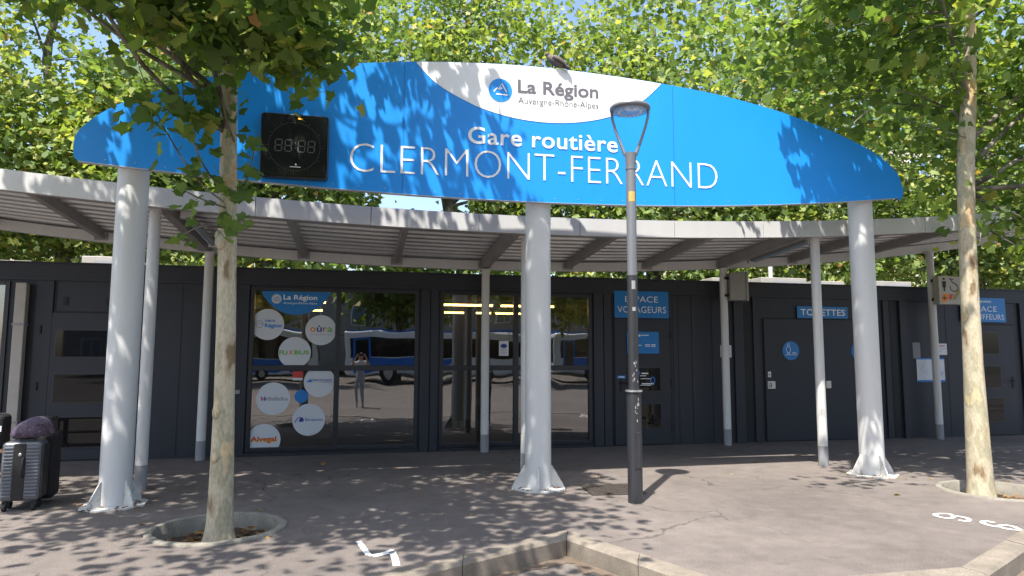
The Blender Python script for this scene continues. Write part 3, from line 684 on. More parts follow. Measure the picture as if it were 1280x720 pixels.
for i in range(len(botc) - 1):
    (x, z), (x2, z2) = botc[i], botc[i + 1]
    b = len(mb.v); mb.v += [(x, SY0 - .004, z - .006), (x2, SY0 - .004, z2 - .006), (x2, SY1 + .012, z2 - .006), (x, SY1 + .012, z - .006), (x, SY0 - .004, z - .001), (x2, SY0 - .004, z2 - .001), (x2, SY1 + .012, z2 - .001), (x, SY1 + .012, z - .001)]
    for q in ((3, 2, 1, 0), (4, 5, 6, 7), (0, 1, 5, 4), (2, 3, 7, 6)): mb.face([b + t for t in q])
mb.build('edge_trim', M['trim'], sign)
# white field: lower arc and the sign's own top edge
arc = smooth_curve([(.540, 4.838), (.726, 4.648), (.912, 4.527), (1.099, 4.438), (1.287, 4.363), (1.572, 4.291), (1.861, 4.254), (2.154, 4.249), (2.452, 4.277), (2.756, 4.342), (3.066, 4.457), (3.329, 4.631), (3.562, 4.856)], 4)
tp = [q for q in topc if .56 < q[0] < 3.55]
MB().poly_xz(arc + [(x, z - .004) for x, z in tp[::-1]], SY0 - .004).build('white_field', M['sheet_white'], sign)
mb = MB()
for x in (.415, 3.71):
    zt = min(topc, key=lambda q: abs(q[0] - x))[1]
    mb.box(x - .003, x + .003, SY0 - .0035, SY0 - .001, sbz(x) + .01, zt - .02)
mb.build('panel_seam', paint('seam_blue', (0.006, 0.15, 0.5), 0.5), sign)
mb = MB()
for i in range(34):
    x = -2.6 + 9.3 * i / 33
    mb.lathe((x, SY0 - .001, sbz(x) + .045), [(.006, 0), (.006, .003)], 6, 'y')
mb.build('rivet', M['trim'], sign)
mb = MB()
text(mb, 'CLERMONT-FERRAND', -.165, 4.29, 3.521, .315, SY0 - .006, offset=-.021, slope=.011)
mb.build('station_lettering', M['letter'], sign)
mb = MB(); text(mb, 'Gare routière', 1.15, 2.975, 3.928, .20, SY0 - .006, offset=.012, spacing=1.05, slope=.008); mb.build('heading_lettering', M['letter'], sign)
mb = MB(); text(mb, 'La Région', 1.735, 2.735, 4.582, .16, SY0 - .008, offset=.022, slope=.016); mb.build('region_lettering', M['text_grey'], sign)
mb = MB(); text(mb, 'Auvergne-Rhône-Alpes', 1.74, 2.735, 4.452, .078, SY0 - .008, offset=-.003, slope=.016); mb.build('region_subtitle', M['text_grey'], sign)
def region_logo(parent, cx, cz, r, y, mc, ml, name='emblem'):
    e = MB().disc_xz(cx, cz, r, y).build(name, mc, parent)
    mb = MB()
    mb.stroke_xz([(cx - .58 * r, cz - .18 * r), (cx - .30 * r, cz + .17 * r), (cx - .05 * r, cz + .05 * r), (cx + .14 * r, cz + .22 * r)], .11 * r, y - .003)
    mb.stroke_xz([(cx - .1 * r, cz + .16 * r), (cx + .12 * r, cz + .58 * r), (cx + .52 * r, cz - .16 * r)], .11 * r, y - .003)
    mb.stroke_xz([(cx - .38 * r, cz - .36 * r), (cx + .62 * r, cz - .38 * r)], .11 * r, y - .003)
    mb.build('mountain_mark', ml, e if parent is not e else parent)
    return e
region_logo(sign, 1.527, 4.592, .14, SY0 - .008, M['blue'], M['letter'])

MB.post = None
def column(x, y, ang, label):
    z1 = sbz(x) + .38
    t = thing('sign_column', (x, y, 0), label, 'column', 'columns of the station sign')
    MB().tube([(x, y, .012), (x, y, .5), (x, y, z1 - .5), (x, y, z1)], .148, 40).build('shaft', M['white'], t)
    a = R(ang); u, w = Vector((math.cos(a), math.sin(a), 0)), Vector((-math.sin(a), math.cos(a), 0))
    pl = MB(); d = .30
    c = Vector((x, y, 0)); pts = [c + (u * s1 + w * s2) * d * .72 for s1, s2 in ((-1, -1), (1, -1), (1, 1), (-1, 1))]
    # plate carries a fin towards the middle of each side
    pts = [c + u * d + w * .10, c + w * d + u * .10, c + w * d - u * .10, c - u * d + w * .10, c - u * d - w * .10, c - w * d - u * .10, c - w * d + u * .10, c + u * d - w * .10]
    pl.prism_xy([(q.x, q.y) for q in pts], .0, .014); pl.build('base_plate', M['white_base'], t)
    for dr, sd_ in ((u, w), (w, u), (-u, w), (-w, u)):
        mb = MB(); h = .008
        prof = [(.143, .015), (.285, .015), (.285, .045), (.16, .255), (.143, .255)]
        b = len(mb.v)
        for s in (-1, 1):
            for r_, z in prof: q = c + dr * r_ + sd_ * (h * s); mb.v.append((q.x, q.y, z))
        n_ = len(prof)
        mb.face([b + i for i in range(n_)]); mb.face([b + n_ + i for i in range(n_)][::-1])
        for i in range(n_): j = (i + 1) % n_; mb.face((b + i, b + n_ + i, b + n_ + j, b + j))
        mb.build('fin', M['white_base'], t)
    rr = MB()
    for k in range(26):
        th = rnd.uniform(0, 2 * math.pi); q = c + Vector((math.cos(th), math.sin(th), 0)) * rnd.uniform(.15, .24)
        s = rnd.uniform(.008, .025); rr.ball((q.x, q.y, .016), (s, s * rnd.uniform(.5, 1), .006), 7, 4)
    rr.build('rust_flake', M['rust'], t)
column(-2.36, 7.66, -38, 'thick white column under the left end of the sign, beside the suitcase')
column(2.01, 7.66, -14, 'thick white column under the middle of the sign, in front of the hall window')
column(6.42, 7.66, -4, 'thick white column under the right end of the sign, dappled with leaf shade')

# clock hung on the sign
MB.post = resize
ck = thing('digital_clock', (-.74, 7.45, 3.73), 'square black unlit digital clock hung on the blue sign', 'clock')
ca = R(-1.5)
cx, cz, cs = -.742, 3.728, .352
def sq(s, r=.04, k=5):
    out = []
    for (sx, sz, a0) in ((1, -1, -90), (1, 1, 0), (-1, 1, 90), (-1, -1, 180)):
        for i in range(k + 1): a = R(a0 + 90 * i / k); out.append((cx + sx * (s - r) + r * math.cos(a), cz + sz * (s - r) + r * math.sin(a)))
    return out
MB().prism_xz(sq(cs), 7.34, 7.449).build('case', M['clock'], ck, bevel=.012)
MB().prism_xz(sq(cs - .03, .03), 7.332, 7.339).build('face', M['clock_face'], ck)
mb = MB(); yy = 7.329
for k in range(60):
    a = 2 * math.pi * k / 60; mb.disc_xz(cx + .265 * math.cos(a), cz - .01 + .265 * math.sin(a), .0055, yy, 8)
    if k % 5 == 0: mb.disc_xz(cx + .29 * math.cos(a), cz - .01 + .29 * math.sin(a), .005, yy, 8)
dots = mb.build('second_dots', M['segment'], ck)
mb = MB()
for dx in (-.20, -.10, .035, .135):
    w, h, x0, z0 = .068, .062, cx + dx, cz - .065
    sh = lambda z: .06 * (z - z0)
    for (xa, za, xb, zb2) in ((0, 0, w, 0), (0, h, w, h), (0, 2 * h, w, 2 * h), (0, 0, 0, h), (w, 0, w, h), (0, h, 0, 2 * h), (w, h, w, 2 * h)):
        d = .006
        A = (x0 + xa + (d if xb > xa else 0), z0 + za + (d if zb2 > za else 0)); B = (x0 + xb - (d if xb > xa else 0), z0 + zb2 - (d if zb2 > za else 0))
        mb.stroke_xz([(A[0] + sh(A[1]), A[1]), (B[0] + sh(B[1]), B[1])], .011, yy)
mb.disc_xz(cx + .008, cz - .03, .006, yy, 8); mb.disc_xz(cx + .011, cz + .03, .006, yy, 8)
mb.build('digits', M['segment'], ck)
mb = MB(); mb.disc_xz(cx + .02, cz - .205, .012, yy, 4); mb.stroke_xz([(cx - .04, cz - .232), (cx + .07, cz - .232)], .007, yy); mb.build('maker_mark', M['letter'], ck)
MB().ball((cx + .05, 7.328, cz + .30), (.022, .008, .008)).build('indicator', M['orange_led'], ck)

# pigeon on the sign's top edge
pg = thing('pigeon', (2.2, 7.48, 4.93), 'grey brown pigeon perched on top of the sign above the white field', 'bird')
mb = MB()
mb.tube([(2.10, 7.475, 5.085), (2.12, 7.475, 5.075), (2.15, 7.475, 5.05), (2.19, 7.46, 5.03), (2.24, 7.445, 5.0), (2.29, 7.425, 4.965), (2.315, 7.415, 4.945)], [.014, .034, .05, .063, .062, .042, .012], 14)
mb.ball((2.105, 7.475, 5.098), (.030, .027, .028))
mb.build('body', M['feather'], pg)
mb = MB()
for sy in (-1, 1):
    mb.tube([(2.16, 7.463 + sy * .045, 5.045), (2.22, 7.45 + sy * .052, 5.01), (2.28, 7.43 + sy * .04, 4.965), (2.335, 7.42 + sy * .015, 4.93)], [.02, .026, .018, .004], 8)
mb.tube([(2.28, 7.425, 4.965), (2.36, 7.395, 4.915)], [.03, .022], 8); mb.build('wing', M['feather_d'], pg)
MB().tube([(2.082, 7.475, 5.094), (2.058, 7.475, 5.086)], [.008, .002], 8).build('beak', M['case_dark'], pg)
mb = MB()
for sx in (0, .035):
    mb.tube([(2.17 + sx, 7.475, 4.99), (2.165 + sx, 7.475, 4.926)], .006, 6); mb.tube([(2.165 + sx, 7.475, 4.928), (2.13 + sx, 7.475, 4.926)], .004, 6)
mb.build('legs', M['rust'], pg)

MB.post = None
# ------------------------------------------------------------------ street lamp
lx, ly = 2.80, 6.73
lp = thing('street_lamp', (lx, ly, 0), 'slim grey street lamp with a round head on a forked neck, dark below', 'street lamp')
MB().tube([(lx, ly, 0), (lx, ly, 1.13)], .077, 24).build('lower_mast', M['pole_dark'], lp)
MB().tube([(lx, ly, 1.128), (lx, ly, 1.145)], .090, 24).build('collar', M['chrome'], lp)
MB().tube([(lx, ly, 1.148), (lx, ly, 2.35)], .055, 24).build('middle_mast', M['pole_dark'], lp)
MB().tube([(lx, ly, 2.348), (lx, ly, 3.50)], .053, 24).build('upper_mast', M['pole'], lp)
mb = MB(); mb.tube([(lx, ly, 3.498), (lx, ly, 3.515)], .058, 24); mb.tube([(lx, ly, 3.513), (lx, ly, 3.58), (lx, ly, 3.68)], [.053, .056, .066], 24); mb.build('neck', M['pole'], lp)
av = Vector((math.cos(R(-22)), math.sin(R(-22)), 0)) * 1.0
for s in (-1, 1):
    pts = [(lx + av.x * s * d, ly + av.y * s * d, z) for d, z in ((.055, 3.66), (.085, 3.74), (.125, 3.85), (.165, 3.97), (.19, 4.07), (.198, 4.16))]
    MB().tube(pts, [.022, .018, .016, .015, .015, .016], 10).build('arm', M['pole'], lp)
hd = MB().lathe((lx, ly, 4.15), [(.19, 0), (.213, .004), (.222, .022), (.215, .045), (.17, .062), (.09, .072), (.02, .075)], 40).build('head', M['pole'], lp)
MB().lathe((lx, ly, 4.138), [(.165, 0), (.185, .006), (.187, .011)], 40).build('lens', M['lens'], hd)
mb = MB()
for k in range(16):
    a = 2 * math.pi * k / 16; mb.ball((lx + .12 * math.cos(a), ly + .12 * math.sin(a), 4.138), (.018, .018, .008), 8, 4)
mb.build('led', M['frame_far'], hd)
mb = MB()
def on_pole(mb, r, a0, a1, z0, z1):
    k = 6; b = len(mb.v)
    for i in range(k + 1):
        a = R(a0 + (a1 - a0) * i / k)
        mb.v += [(lx + r * math.cos(a), ly + r * math.sin(a), z0), (lx + r * math.cos(a), ly + r * math.sin(a), z1)]
    for i in range(k): mb.face((b + 2 * i, b + 2 * i + 2, b + 2 * i + 3, b + 2 * i + 1))
on_pole(mb, .0545, -140, -65, 3.14, 3.25); mb.build('gold_sticker', M['gold'], lp)
mb = MB(); on_pole(mb, .0565, -120, -80, 2.20, 2.29); mb.build('torn_sticker', M['sleeve'], lp); mb = MB(); on_pole(mb, .0565, -115, -80, 1.97, 2.01)
mb.build('torn_sticker', M['sleeve'], lp)
mb = MB()
for k in range(14):
    a = rnd.uniform(-125, -70); z = rnd.uniform(1.2, 1.42); on_pole(mb, .0562, a, a + rnd.uniform(3, 14), z, z + rnd.uniform(.006, .04))
mb.build('scribble_print', M['sleeve'], lp); mb = MB()
for k in range(11):
    a = rnd.uniform(-110, -75); z = rnd.uniform(.82, 1.08); on_pole(mb, .0783, a, a + rnd.uniform(3, 9), z, z + rnd.uniform(.006, .035))
mb.build('scribble_print', M['sleeve'], lp)
mb = MB(); mb.box(lx - .03, lx + .03, ly - .081, ly - .07, .35, .72); mb.build('service_door', M['pole_dark'], lp, bevel=.004)

# ------------------------------------------------------------------ wall plates, notices and stickers
def plate(name, x0, x1, z0, z1, y, mat, label, cat, th=.006, group=None):
    t = thing(name, ((x0 + x1) / 2, y, z0), label, cat, group)
    MB().box(x0, x1, y - th, y, z0, z1).build('board', mat, t, bevel=.0015)
    return t
t = plate('wall_sign', 4.19, 5.18, 2.145, 2.605, WY - .03, M['blue_b'], 'blue plate reading ESPACE VOYAGEURS above the door by the lamp', 'sign')
mb = MB(); text(mb, 'ESPACE', 4.385, 4.985, 2.415, .10, WY - .039, spacing=1.05, offset=-.006); text(mb, 'VOYAGEURS', 4.245, 5.13, 2.235, .105, WY - .039, spacing=1.05, offset=-.006); mb.build('lettering', M['letter'], t)
t = plate('wall_sign', 7.69, 8.74, 2.19, 2.405, WY - .028, M['blue_b'], 'narrow blue plate reading TOILETTES over the plain door', 'sign')
mb = MB(); text(mb, 'TOILETTES', 7.76, 8.68, 2.24, .115, WY - .037, offset=.012, spacing=1.04); mb.build('lettering', M['letter'], t)
t = plate('wall_sign', 11.24, 12.29, 2.17, 2.64, WY - .028, M['blue_b'], 'blue plate reading ESPACE CHAUFFEURS behind the right tree trunk', 'sign')
mb = MB(); text(mb, 'ESPACE', 11.42, 12.08, 2.375, .10, WY - .037, spacing=1.05, offset=-.006); text(mb, 'CHAUFFEURS', 11.29, 12.24, 2.22, .10, WY - .037, spacing=1.05, offset=-.006); mb.build('lettering', M['letter'], t)
mb = MB(); mb.disc_xz(11.72, 2.565, .022, WY - .037, 16); mb.stroke_xz([(11.76, 2.575), (11.96, 2.575)], .012, WY - .037); mb.stroke_xz([(11.76, 2.552), (11.96, 2.552)], .006, WY - .037); mb.build('emblem', M['letter'], t)
t = plate('door_notice', 4.405, 4.985, 1.54, 1.91, WY - .042, M['blue_b'], 'square blue opening hours notice on the door below ESPACE VOYAGEURS', 'notice')
mb = MB(); y = WY - .0512
mb.disc_xz(4.63, 1.845, .02, y, 16); mb.stroke_xz([(4.66, 1.85), (4.80, 1.85)], .014, y)
for z in (1.665, 1.69):
    mb.stroke_xz([(4.73, z), (4.82, z)], .012, y); mb.stroke_xz([(4.84, z), (4.92, z)], .012, y)
mb.stroke_xz([(4.50, 1.68), (4.66, 1.68)], .014, y); mb.build('print', M['letter'], t)
t = plate('door_label', 4.225, 4.375, 1.12, 1.17, WY - .029, M['blue_b'], 'tiny blue label above the door handle by the lamp', 'label', .004)
MB().stroke_xz([(4.25, 1.146), (4.35, 1.146)], .014, WY - .0345).build('print', M['letter'], t)
t = thing('door_sticker', (4.8, WY - .041, 1.1), 'white and blue opening time sticker on the upper door pane by the lamp', 'sticker')
mb = MB(); y = WY - .0425
for (a, b, z, w) in ((4.66, 4.78, 1.205, .02), (4.63, 4.74, 1.165, .012), (4.64, 4.84, 1.115, .01), (4.66, 4.88, 1.03, .018), (4.63, 4.83, 1.005, .01)): mb.stroke_xz([(a, z), (b, z)], w, y)
mb.build('print', M['letter'], t)
mb = MB(); mb.disc_xz(4.60, 1.21, .035, y, 20); mb.stroke_xz([(4.86 + .04 * math.cos(k * math.pi / 8), 1.09 + .05 * math.sin(k * math.pi / 8)) for k in range(16)], .014, y, True); mb.build('symbol', M['midblue'], t)
# WC discs: a squatting outline of a little figure and a basin line
for x, lab in ((7.535, 'round blue WC disc on the plain door left of the sunlit post'), (8.95, 'round blue WC disc on the second plain door, mostly behind the right sign column')):
    t = thing('door_disc', (x, WY - .028, 1.6), lab, 'sign', 'WC discs on the toilet doors')
    MB().lathe((x, WY - .028, 1.60), [(.168, 0), (.168, .004)], 40, 'y', False).build('disc', M['blue_b'], t)
    mb = MB(); y = WY - .0345
    mb.stroke_xz([(x - .05 + .022 * math.cos(k * math.pi / 6), 1.70 + .024 * math.sin(k * math.pi / 6)) for k in range(12)], .008, y, True)
    mb.stroke_xz([(x - .05 + .042 * math.cos(k * math.pi / 8), 1.62 + .058 * math.sin(k * math.pi / 8)) for k in range(16)], .008, y, True)
    mb.stroke_xz([(x - .065, 1.562), (x - .065, 1.53)], .008, y); mb.stroke_xz([(x - .035, 1.562), (x - .035, 1.53)], .008, y)
    mb.stroke_xz([(x - .11, 1.528), (x + .12, 1.528)], .007, y)
    text(mb, 'WC', x + .02, x + .11, 1.545, .032, y, offset=.01); mb.build('pictogram', M['letter'], t)
def notice(x0, x1, z0, z1, label, lines, head=None, mat='paper', y=WY - .003):
    t = plate('wall_notice', x0, x1, z0, z1, y, M[mat], label, 'notice', .003)
    if head:
        mb = MB(); mb.stroke_xz([(x0 + .04, z1 - .045), (x1 - .04, z1 - .045)], .02, y - .0042); mb.build('heading', M[head], t)
    mb = MB(); n_ = lines
    for i in range(n_):
        z = z1 - .09 - (z1 - z0 - .12) * i / max(1, n_); mb.stroke_xz([(x0 + .03, z), (x1 - .03 - .05 * ((i * 7) % 3), z)], .007, y - .0042)
    mb.build('print', M['sleeve'], t)
    return t
notice(6.16, 6.375, 1.478, 1.69, 'small white notice on the dark wall right of the post with the grey box', 4, 'red')
notice(10.135, 10.30, 1.468, 1.765, 'grey framed notice on the wall left of the pictogram post', 5, None, 'sleeve')
notice(10.58, 10.90, 1.535, 1.75, 'white notice with red heading on the wall right of the pictogram post', 3, 'red')
t = plate('route_map', 10.20, 10.82, 1.03, 1.475, WY - .003, M['paper'], 'white route map with blue borders behind the pictogram post', 'map', .004)
mb = MB(); y = WY - .0085
mb.stroke_xz([(10.20, 1.462), (10.82, 1.462)], .026, y); mb.stroke_xz([(10.20, 1.047), (10.82, 1.047)], .034, y); mb.build('border', M['midblue'], t)
mb = MB()
for k in range(9):
    pts = [(10.27 + .47 * rnd.random(), 1.10 + .31 * rnd.random())]
    for j in range(5): pts.append((min(10.79, max(10.23, pts[-1][0] + rnd.uniform(-.1, .1))), min(1.43, max(1.08, pts[-1][1] + rnd.uniform(-.08, .08)))))
    mb.stroke_xz(pts, .005, y)
mb.build('route_line', paint('map_blue', (0.25, 0.42, 0.62), 0.6), t)
t = plate('window_notice', 2.205, 2.365, 1.495, 1.735, WY + .016, M['paper'], 'white notice taped inside the frame of the second window, right of the slim post', 'notice', .002)
mb = MB(); y = WY + .012; mb.disc_xz(2.285, 1.655, .055, y, 24, .035); mb.build('emblem', M['navy'], t)
mb = MB()
for z in (1.60, 1.585, 1.555, 1.535): mb.stroke_xz([(2.235, z), (2.335, z)], .006, y)
mb.build('print', M['sleeve'], t)
# round window stickers; each is a disc, some cut by the frame
GY = WY + .0165
def sticker(cx, cz, r, label, x_min=None, x_max=None, z_min=None, z_max=None, mat='sticker', group='round stickers on the first window'):
    t = thing('window_sticker', (cx, GY, cz), label, 'sticker', group)
    pts = []
    for k in range(72):
        a = 2 * math.pi * k / 72; x, z = cx + r * math.cos(a), cz + r * math.sin(a)
        if x_min is not None: x = max(x, x_min)
        if x_max is not None: x = min(x, x_max)
        if z_min is not None: z = max(z, z_min)
        if z_max is not None: z = min(z, z_max)
        if not pts or abs(pts[-1][0] - x) + abs(pts[-1][1] - z) > 1e-5: pts.append((x, z))
    MB().poly_xz(pts, GY).build('backing', M[mat], t)
    return t
TY = GY - .002
xl, xr = -1.575, -.392
# blue half disc at the top
t = sticker(-.985, 2.66, .545, 'blue half disc sticker with white region lettering at the top of the first window', None, None, None, 2.47, 'blue_b')
mb = MB(); text(mb, 'La Région', -1.172, -.672, 2.345, .075, TY, offset=.02); text(mb, 'Auvergne-Rhône-Alpes', -1.17, -.672, 2.278, .032, TY); mb.build('lettering', M['letter'], t)
region_logo(t, -1.272, 2.352, .073, TY, M['sticker'], M['midblue'])
t = sticker(-1.385, 1.96, .236, 'round white sticker with blue two line lettering at the left edge of the first window', x_min=xl)
mb = MB(); text(mb, 'cars', -1.43, -1.285, 2.0, .045, TY, offset=.03); text(mb, 'Région', -1.43, -1.185, 1.915, .06, TY, offset=.03); mb.build('lettering', M['midblue'], t)
mb = MB(); mb.stroke_xz([(-1.505 + .052 * math.cos(k * math.pi / 12), 1.965 + .052 * math.sin(k * math.pi / 12)) for k in range(24)], .006, TY, True)
mb.stroke_xz([(-1.54, 1.955), (-1.52, 1.975), (-1.50, 1.965), (-1.49, 1.99), (-1.465, 1.95)], .006, TY); mb.build('emblem', M['text_grey'], t)
t = sticker(-.603, 1.882, .232, 'round white sticker with multicoloured lettering at the upper right of the first window', x_max=xr)
for ch, a, b, mt in (('o', -.765, -.68, 'orange'), ('ù', -.665, -.59, 'navy'), ('r', -.575, -.525, 'red'), ('a', -.51, -.43, 'green')):
    mb = MB(); text(mb, ch, a, b, 1.855, .105, TY, offset=.02); mb.build('letter', M[mt], t)
mb = MB(); text(mb, 'Auvergne-Rhône-Alpes', -.76, -.43, 1.805, .022, TY); mb.build('subtitle', M['sleeve'], t)
t = sticker(-.98, 1.535, .238, 'round white sticker with bold green lettering above the window transom', z_min=1.345)
mb = MB(); text(mb, 'FLi', -1.205, -1.085, 1.505, .065, TY, offset=.03); text(mb, 'BUS', -.985, -.765, 1.505, .065, TY, offset=.03); mb.build('lettering', M['green'], t)
mb = MB(); text(mb, 'X', -1.07, -1.0, 1.505, .065, TY, offset=.03); mb.build('letter', M['orange'], t)
t = sticker(-.60, 1.09, .232, 'round white sticker with small navy lettering just below the transom by the mullion', x_max=xr, z_max=1.255)
mb = MB(); text(mb, 'IberoCoach', -.70, -.425, 1.10, .04, TY, offset=.012); mb.stroke_xz([(-.60, 1.085), (-.41, 1.085)], .006, TY); mb.build('lettering', M['navy'], t)
MB().poly_xz([(-.805, 1.085), (-.70, 1.085), (-.73, 1.14)], TY).build('emblem', M['midblue'], t)
t = sticker(-1.268, .842, .243, 'round white sticker with red and navy mark at the middle left of the first window')
mb = MB(); text(mb, 'BlaBlaBus', -1.34, -1.055, .815, .05, TY, offset=-.004); mb.build('lettering', M['text_grey'], t)
mb = MB(); text(mb, 'b', -1.445, -1.405, .815, .058, TY, offset=.04); mb.build('letter', M['red'], t)
mb = MB(); text(mb, 'b', -1.40, -1.36, .815, .058, TY, offset=.04); mb.build('letter', M['navy'], t)
t = sticker(-.742, .52, .24, 'round white sticker with navy slanted mark at the lower right of the first window')
mb = MB(); text(mb, 'Barquense', -.79, -.54, .50, .045, TY, offset=-.004); mb.build('lettering', M['navy'], t)
mb = MB(); mb.stroke_xz([(-.95, .475), (-.90, .555), (-.86, .555)], .012, TY); mb.poly_xz([(-.89, .49), (-.82, .49), (-.815, .525), (-.835, .555), (-.865, .555)], TY); mb.build('emblem', M['navy'], t)
t = sticker(-1.383, .228, .24, 'round white sticker with red and yellow lettering at the bottom left of the first window', x_min=xl, z_min=.122)
mb = MB(); text(mb, 'Alvegal', -1.565, -1.205, .21, .075, TY - .001, offset=.02); mb.build('lettering', M['red'], t)
mb = MB(); text(mb, 'Alvegal', -1.555, -1.195, .20, .075, TY, offset=.02); mb.build('letter_shadow', M['yellow'], t)
t = sticker(-.862, .872, .10, 'small round blue sticker beside the mullion below the transom of the first window', mat='blue_b', group='small round stickers on the window glass')
MB().stroke_xz([(-.92, .87), (-.80, .87)], .014, TY).build('print', M['midblue'], t)
t = plate('window_label', -1.0, -.85, 1.155, 1.25, GY, M['red'], 'small red and white label on the first window under the transom', 'label', .001)
MB().box(-1.0, -.85, GY - .001, GY, 1.115, 1.15).build('strip', M['sticker'], t)

# boxes carried by two back posts
t = thing('post_box', (6.12, 10.6, 2.5), 'plain grey metal box fixed to a slim post between the two blue signs', 'box')
MB().obox((6.30, 10.55, 2.69), (.13, -.03, 0), (.02, .09, 0), (0, 0, .24)).build('case', M['grey_box'], t, bevel=.008)
MB().obox((6.46, 10.53, 2.69), (.018, -.004, 0), (.025, .11, 0), (0, 0, .25)).build('lid', M['steel'], t, bevel=.006)
mb = MB(); mb.box(6.10, 6.18, 10.56, 10.64, 2.82, 2.86); mb.box(6.10, 6.18, 10.56, 10.64, 2.52, 2.56); mb.build('clamp', M['case_dark'], t)
t = thing('pictogram_box', (10.4, 10.6, 2.45), 'pale double sided box with toilet and wheelchair pictograms and an arrow, on a slim post', 'sign')
px0, px1, pz0, pz1, py = 10.33, 10.87, 2.46, 2.98, 10.42
mb = MB(); mb.box(px0, px1, py, py + .13, pz0, pz1); mb.build('case', paint('pictogram_panel', (0.42, 0.39, 0.32), 0.45, var=.06), t, bevel=.008)
mb = MB(); mb.box(px1 + .002, px1 + .05, py - .01, py + .14, pz0 - .015, pz1 + .015); mb.build('side_rail', M['grey_box'], t, bevel=.005)
mb = MB(); y = py - .004; a, c = 10.42, 2.66
mb.disc_xz(10.445, 2.925, .024, y, 16); mb.poly_xz([(10.41, 2.77), (10.48, 2.77), (10.49, 2.885), (10.40, 2.885)][::1], y); mb.stroke_xz([(10.445, 2.775), (10.447, 2.70)], .035, y)
mb.stroke_xz([(10.66 + .085 * math.cos(R(d)), 2.775 + .075 * math.sin(R(d))) for d in range(-200, 60, 12)], .016, y)
mb.stroke_xz([(10.60, 2.92), (10.63, 2.86), (10.69, 2.85), (10.70, 2.81)], .016, y); mb.stroke_xz([(10.66, 2.92), (10.61, 2.925)], .012, y); mb.disc_xz(10.585, 2.93, .016, y, 12)
mb.stroke_xz([(10.41, 2.575), (10.50, 2.575)], .018, y - .003); mb.stroke_xz([(10.45, 2.615), (10.41, 2.575), (10.45, 2.535)], .018, y - .003)
mb.build('pictogram', M['black'], t)
MB().poly_xz([(10.37, 2.50), (10.49, 2.50), (10.56, 2.65), (10.41, 2.65)], y).build('arrow_field', M['orange'], t)
MB().poly_xz([(10.53, 2.545), (10.59, 2.545), (10.63, 2.65), (10.565, 2.65)], y).build('red_bar', M['red'], t)
MB().poly_xz([(10.60, 2.545), (10.68, 2.545), (10.83, 2.74), (10.75, 2.74)], y).build('olive_bar', M['olive'], t)
mb = MB(); mb.box(10.335, 10.40, 10.552, 10.60, 2.88, 2.93); mb.box(10.335, 10.40, 10.552, 10.60, 2.53, 2.58); mb.build('clamp', M['case_dark'], t)

# manhole cover
t = thing('manhole_cover', (2.85, 7.42, 0), 'worn square iron cover set in the asphalt behind the lamp', 'manhole cover')
MB().prism_xy([(2.47, 7.14), (3.08, 7.09), (3.18, 7.70), (2.52, 7.70)], .002, .009).build('rim', M['iron'], t)
mb = MB()
for i in range(9):
    for j in range(9): mb.box(2.56 + i * .056, 2.595 + i * .056, 7.17 + j * .055, 7.2 + j * .055, .0095, .013)
mb.build('tread_tile', M['iron'], t)

# painted bay numbers
def bay_mark(name, strokes, label):
    mb = MB()
    for pts, w in strokes:
        n_ = len(pts); Pv = [Vector(q) for q in pts]; b = len(mb.v)
        for i in range(n_):
            d = (Pv[min(i + 1, n_ - 1)] - Pv[max(i - 1, 0)]).normalized(); nr = Vector((-d.y, d.x)) * w * .42
            mb.v += [(Pv[i].x - nr.x, Pv[i].y - nr.y, .005), (Pv[i].x + nr.x, Pv[i].y + nr.y, .005)]
        for i in range(n_ - 1): mb.face((b + 2 * i, b + 2 * i + 2, b + 2 * i + 3, b + 2 * i + 1))
    o = mb.build(name, M['road_paint']); tag(o, label, 'road marking')
smooth2 = lambda p: smooth_curve(p, 4)
bay_mark('bay_number', [([(.021, 5.804), (.065, 5.569), (.098, 5.39)], .055), ([(.098, 5.375), (.187, 5.402), (.282, 5.499)], .045), ([(.133, 5.338), (.208, 5.383), (.292, 5.442)], .035), ([(.275, 5.445), (.287, 5.254), (.289, 5.079)], .06)], 'white painted number near the kerb in the dappled shade on the left')
bay_mark('bay_number', [(smooth2([(5.491, 5.522), (5.534, 5.604), (5.509, 5.638), (5.44, 5.649), (5.375, 5.626), (5.345, 5.553), (5.358, 5.487), (5.414, 5.475), (5.491, 5.522)]), .042), (smooth2([(5.491, 5.551), (5.54, 5.512), (5.56, 5.455), (5.529, 5.392), (5.449, 5.348), (5.412, 5.396)]), .048)], 'white painted number on the sunny asphalt, the one nearer the right column')
bay_mark('bay_number', [(smooth2([(5.645, 5.244), (5.642, 5.294), (5.615, 5.313), (5.551, 5.277), (5.523, 5.211), (5.527, 5.145), (5.553, 5.109)]), .05), (smooth2([(5.553, 5.109), (5.566, 5.028), (5.634, 4.99), (5.68, 5.063), (5.688, 5.128), (5.633, 5.155), (5.556, 5.133)]), .045)], 'white painted number on the sunny asphalt, beside the right hand kerb')

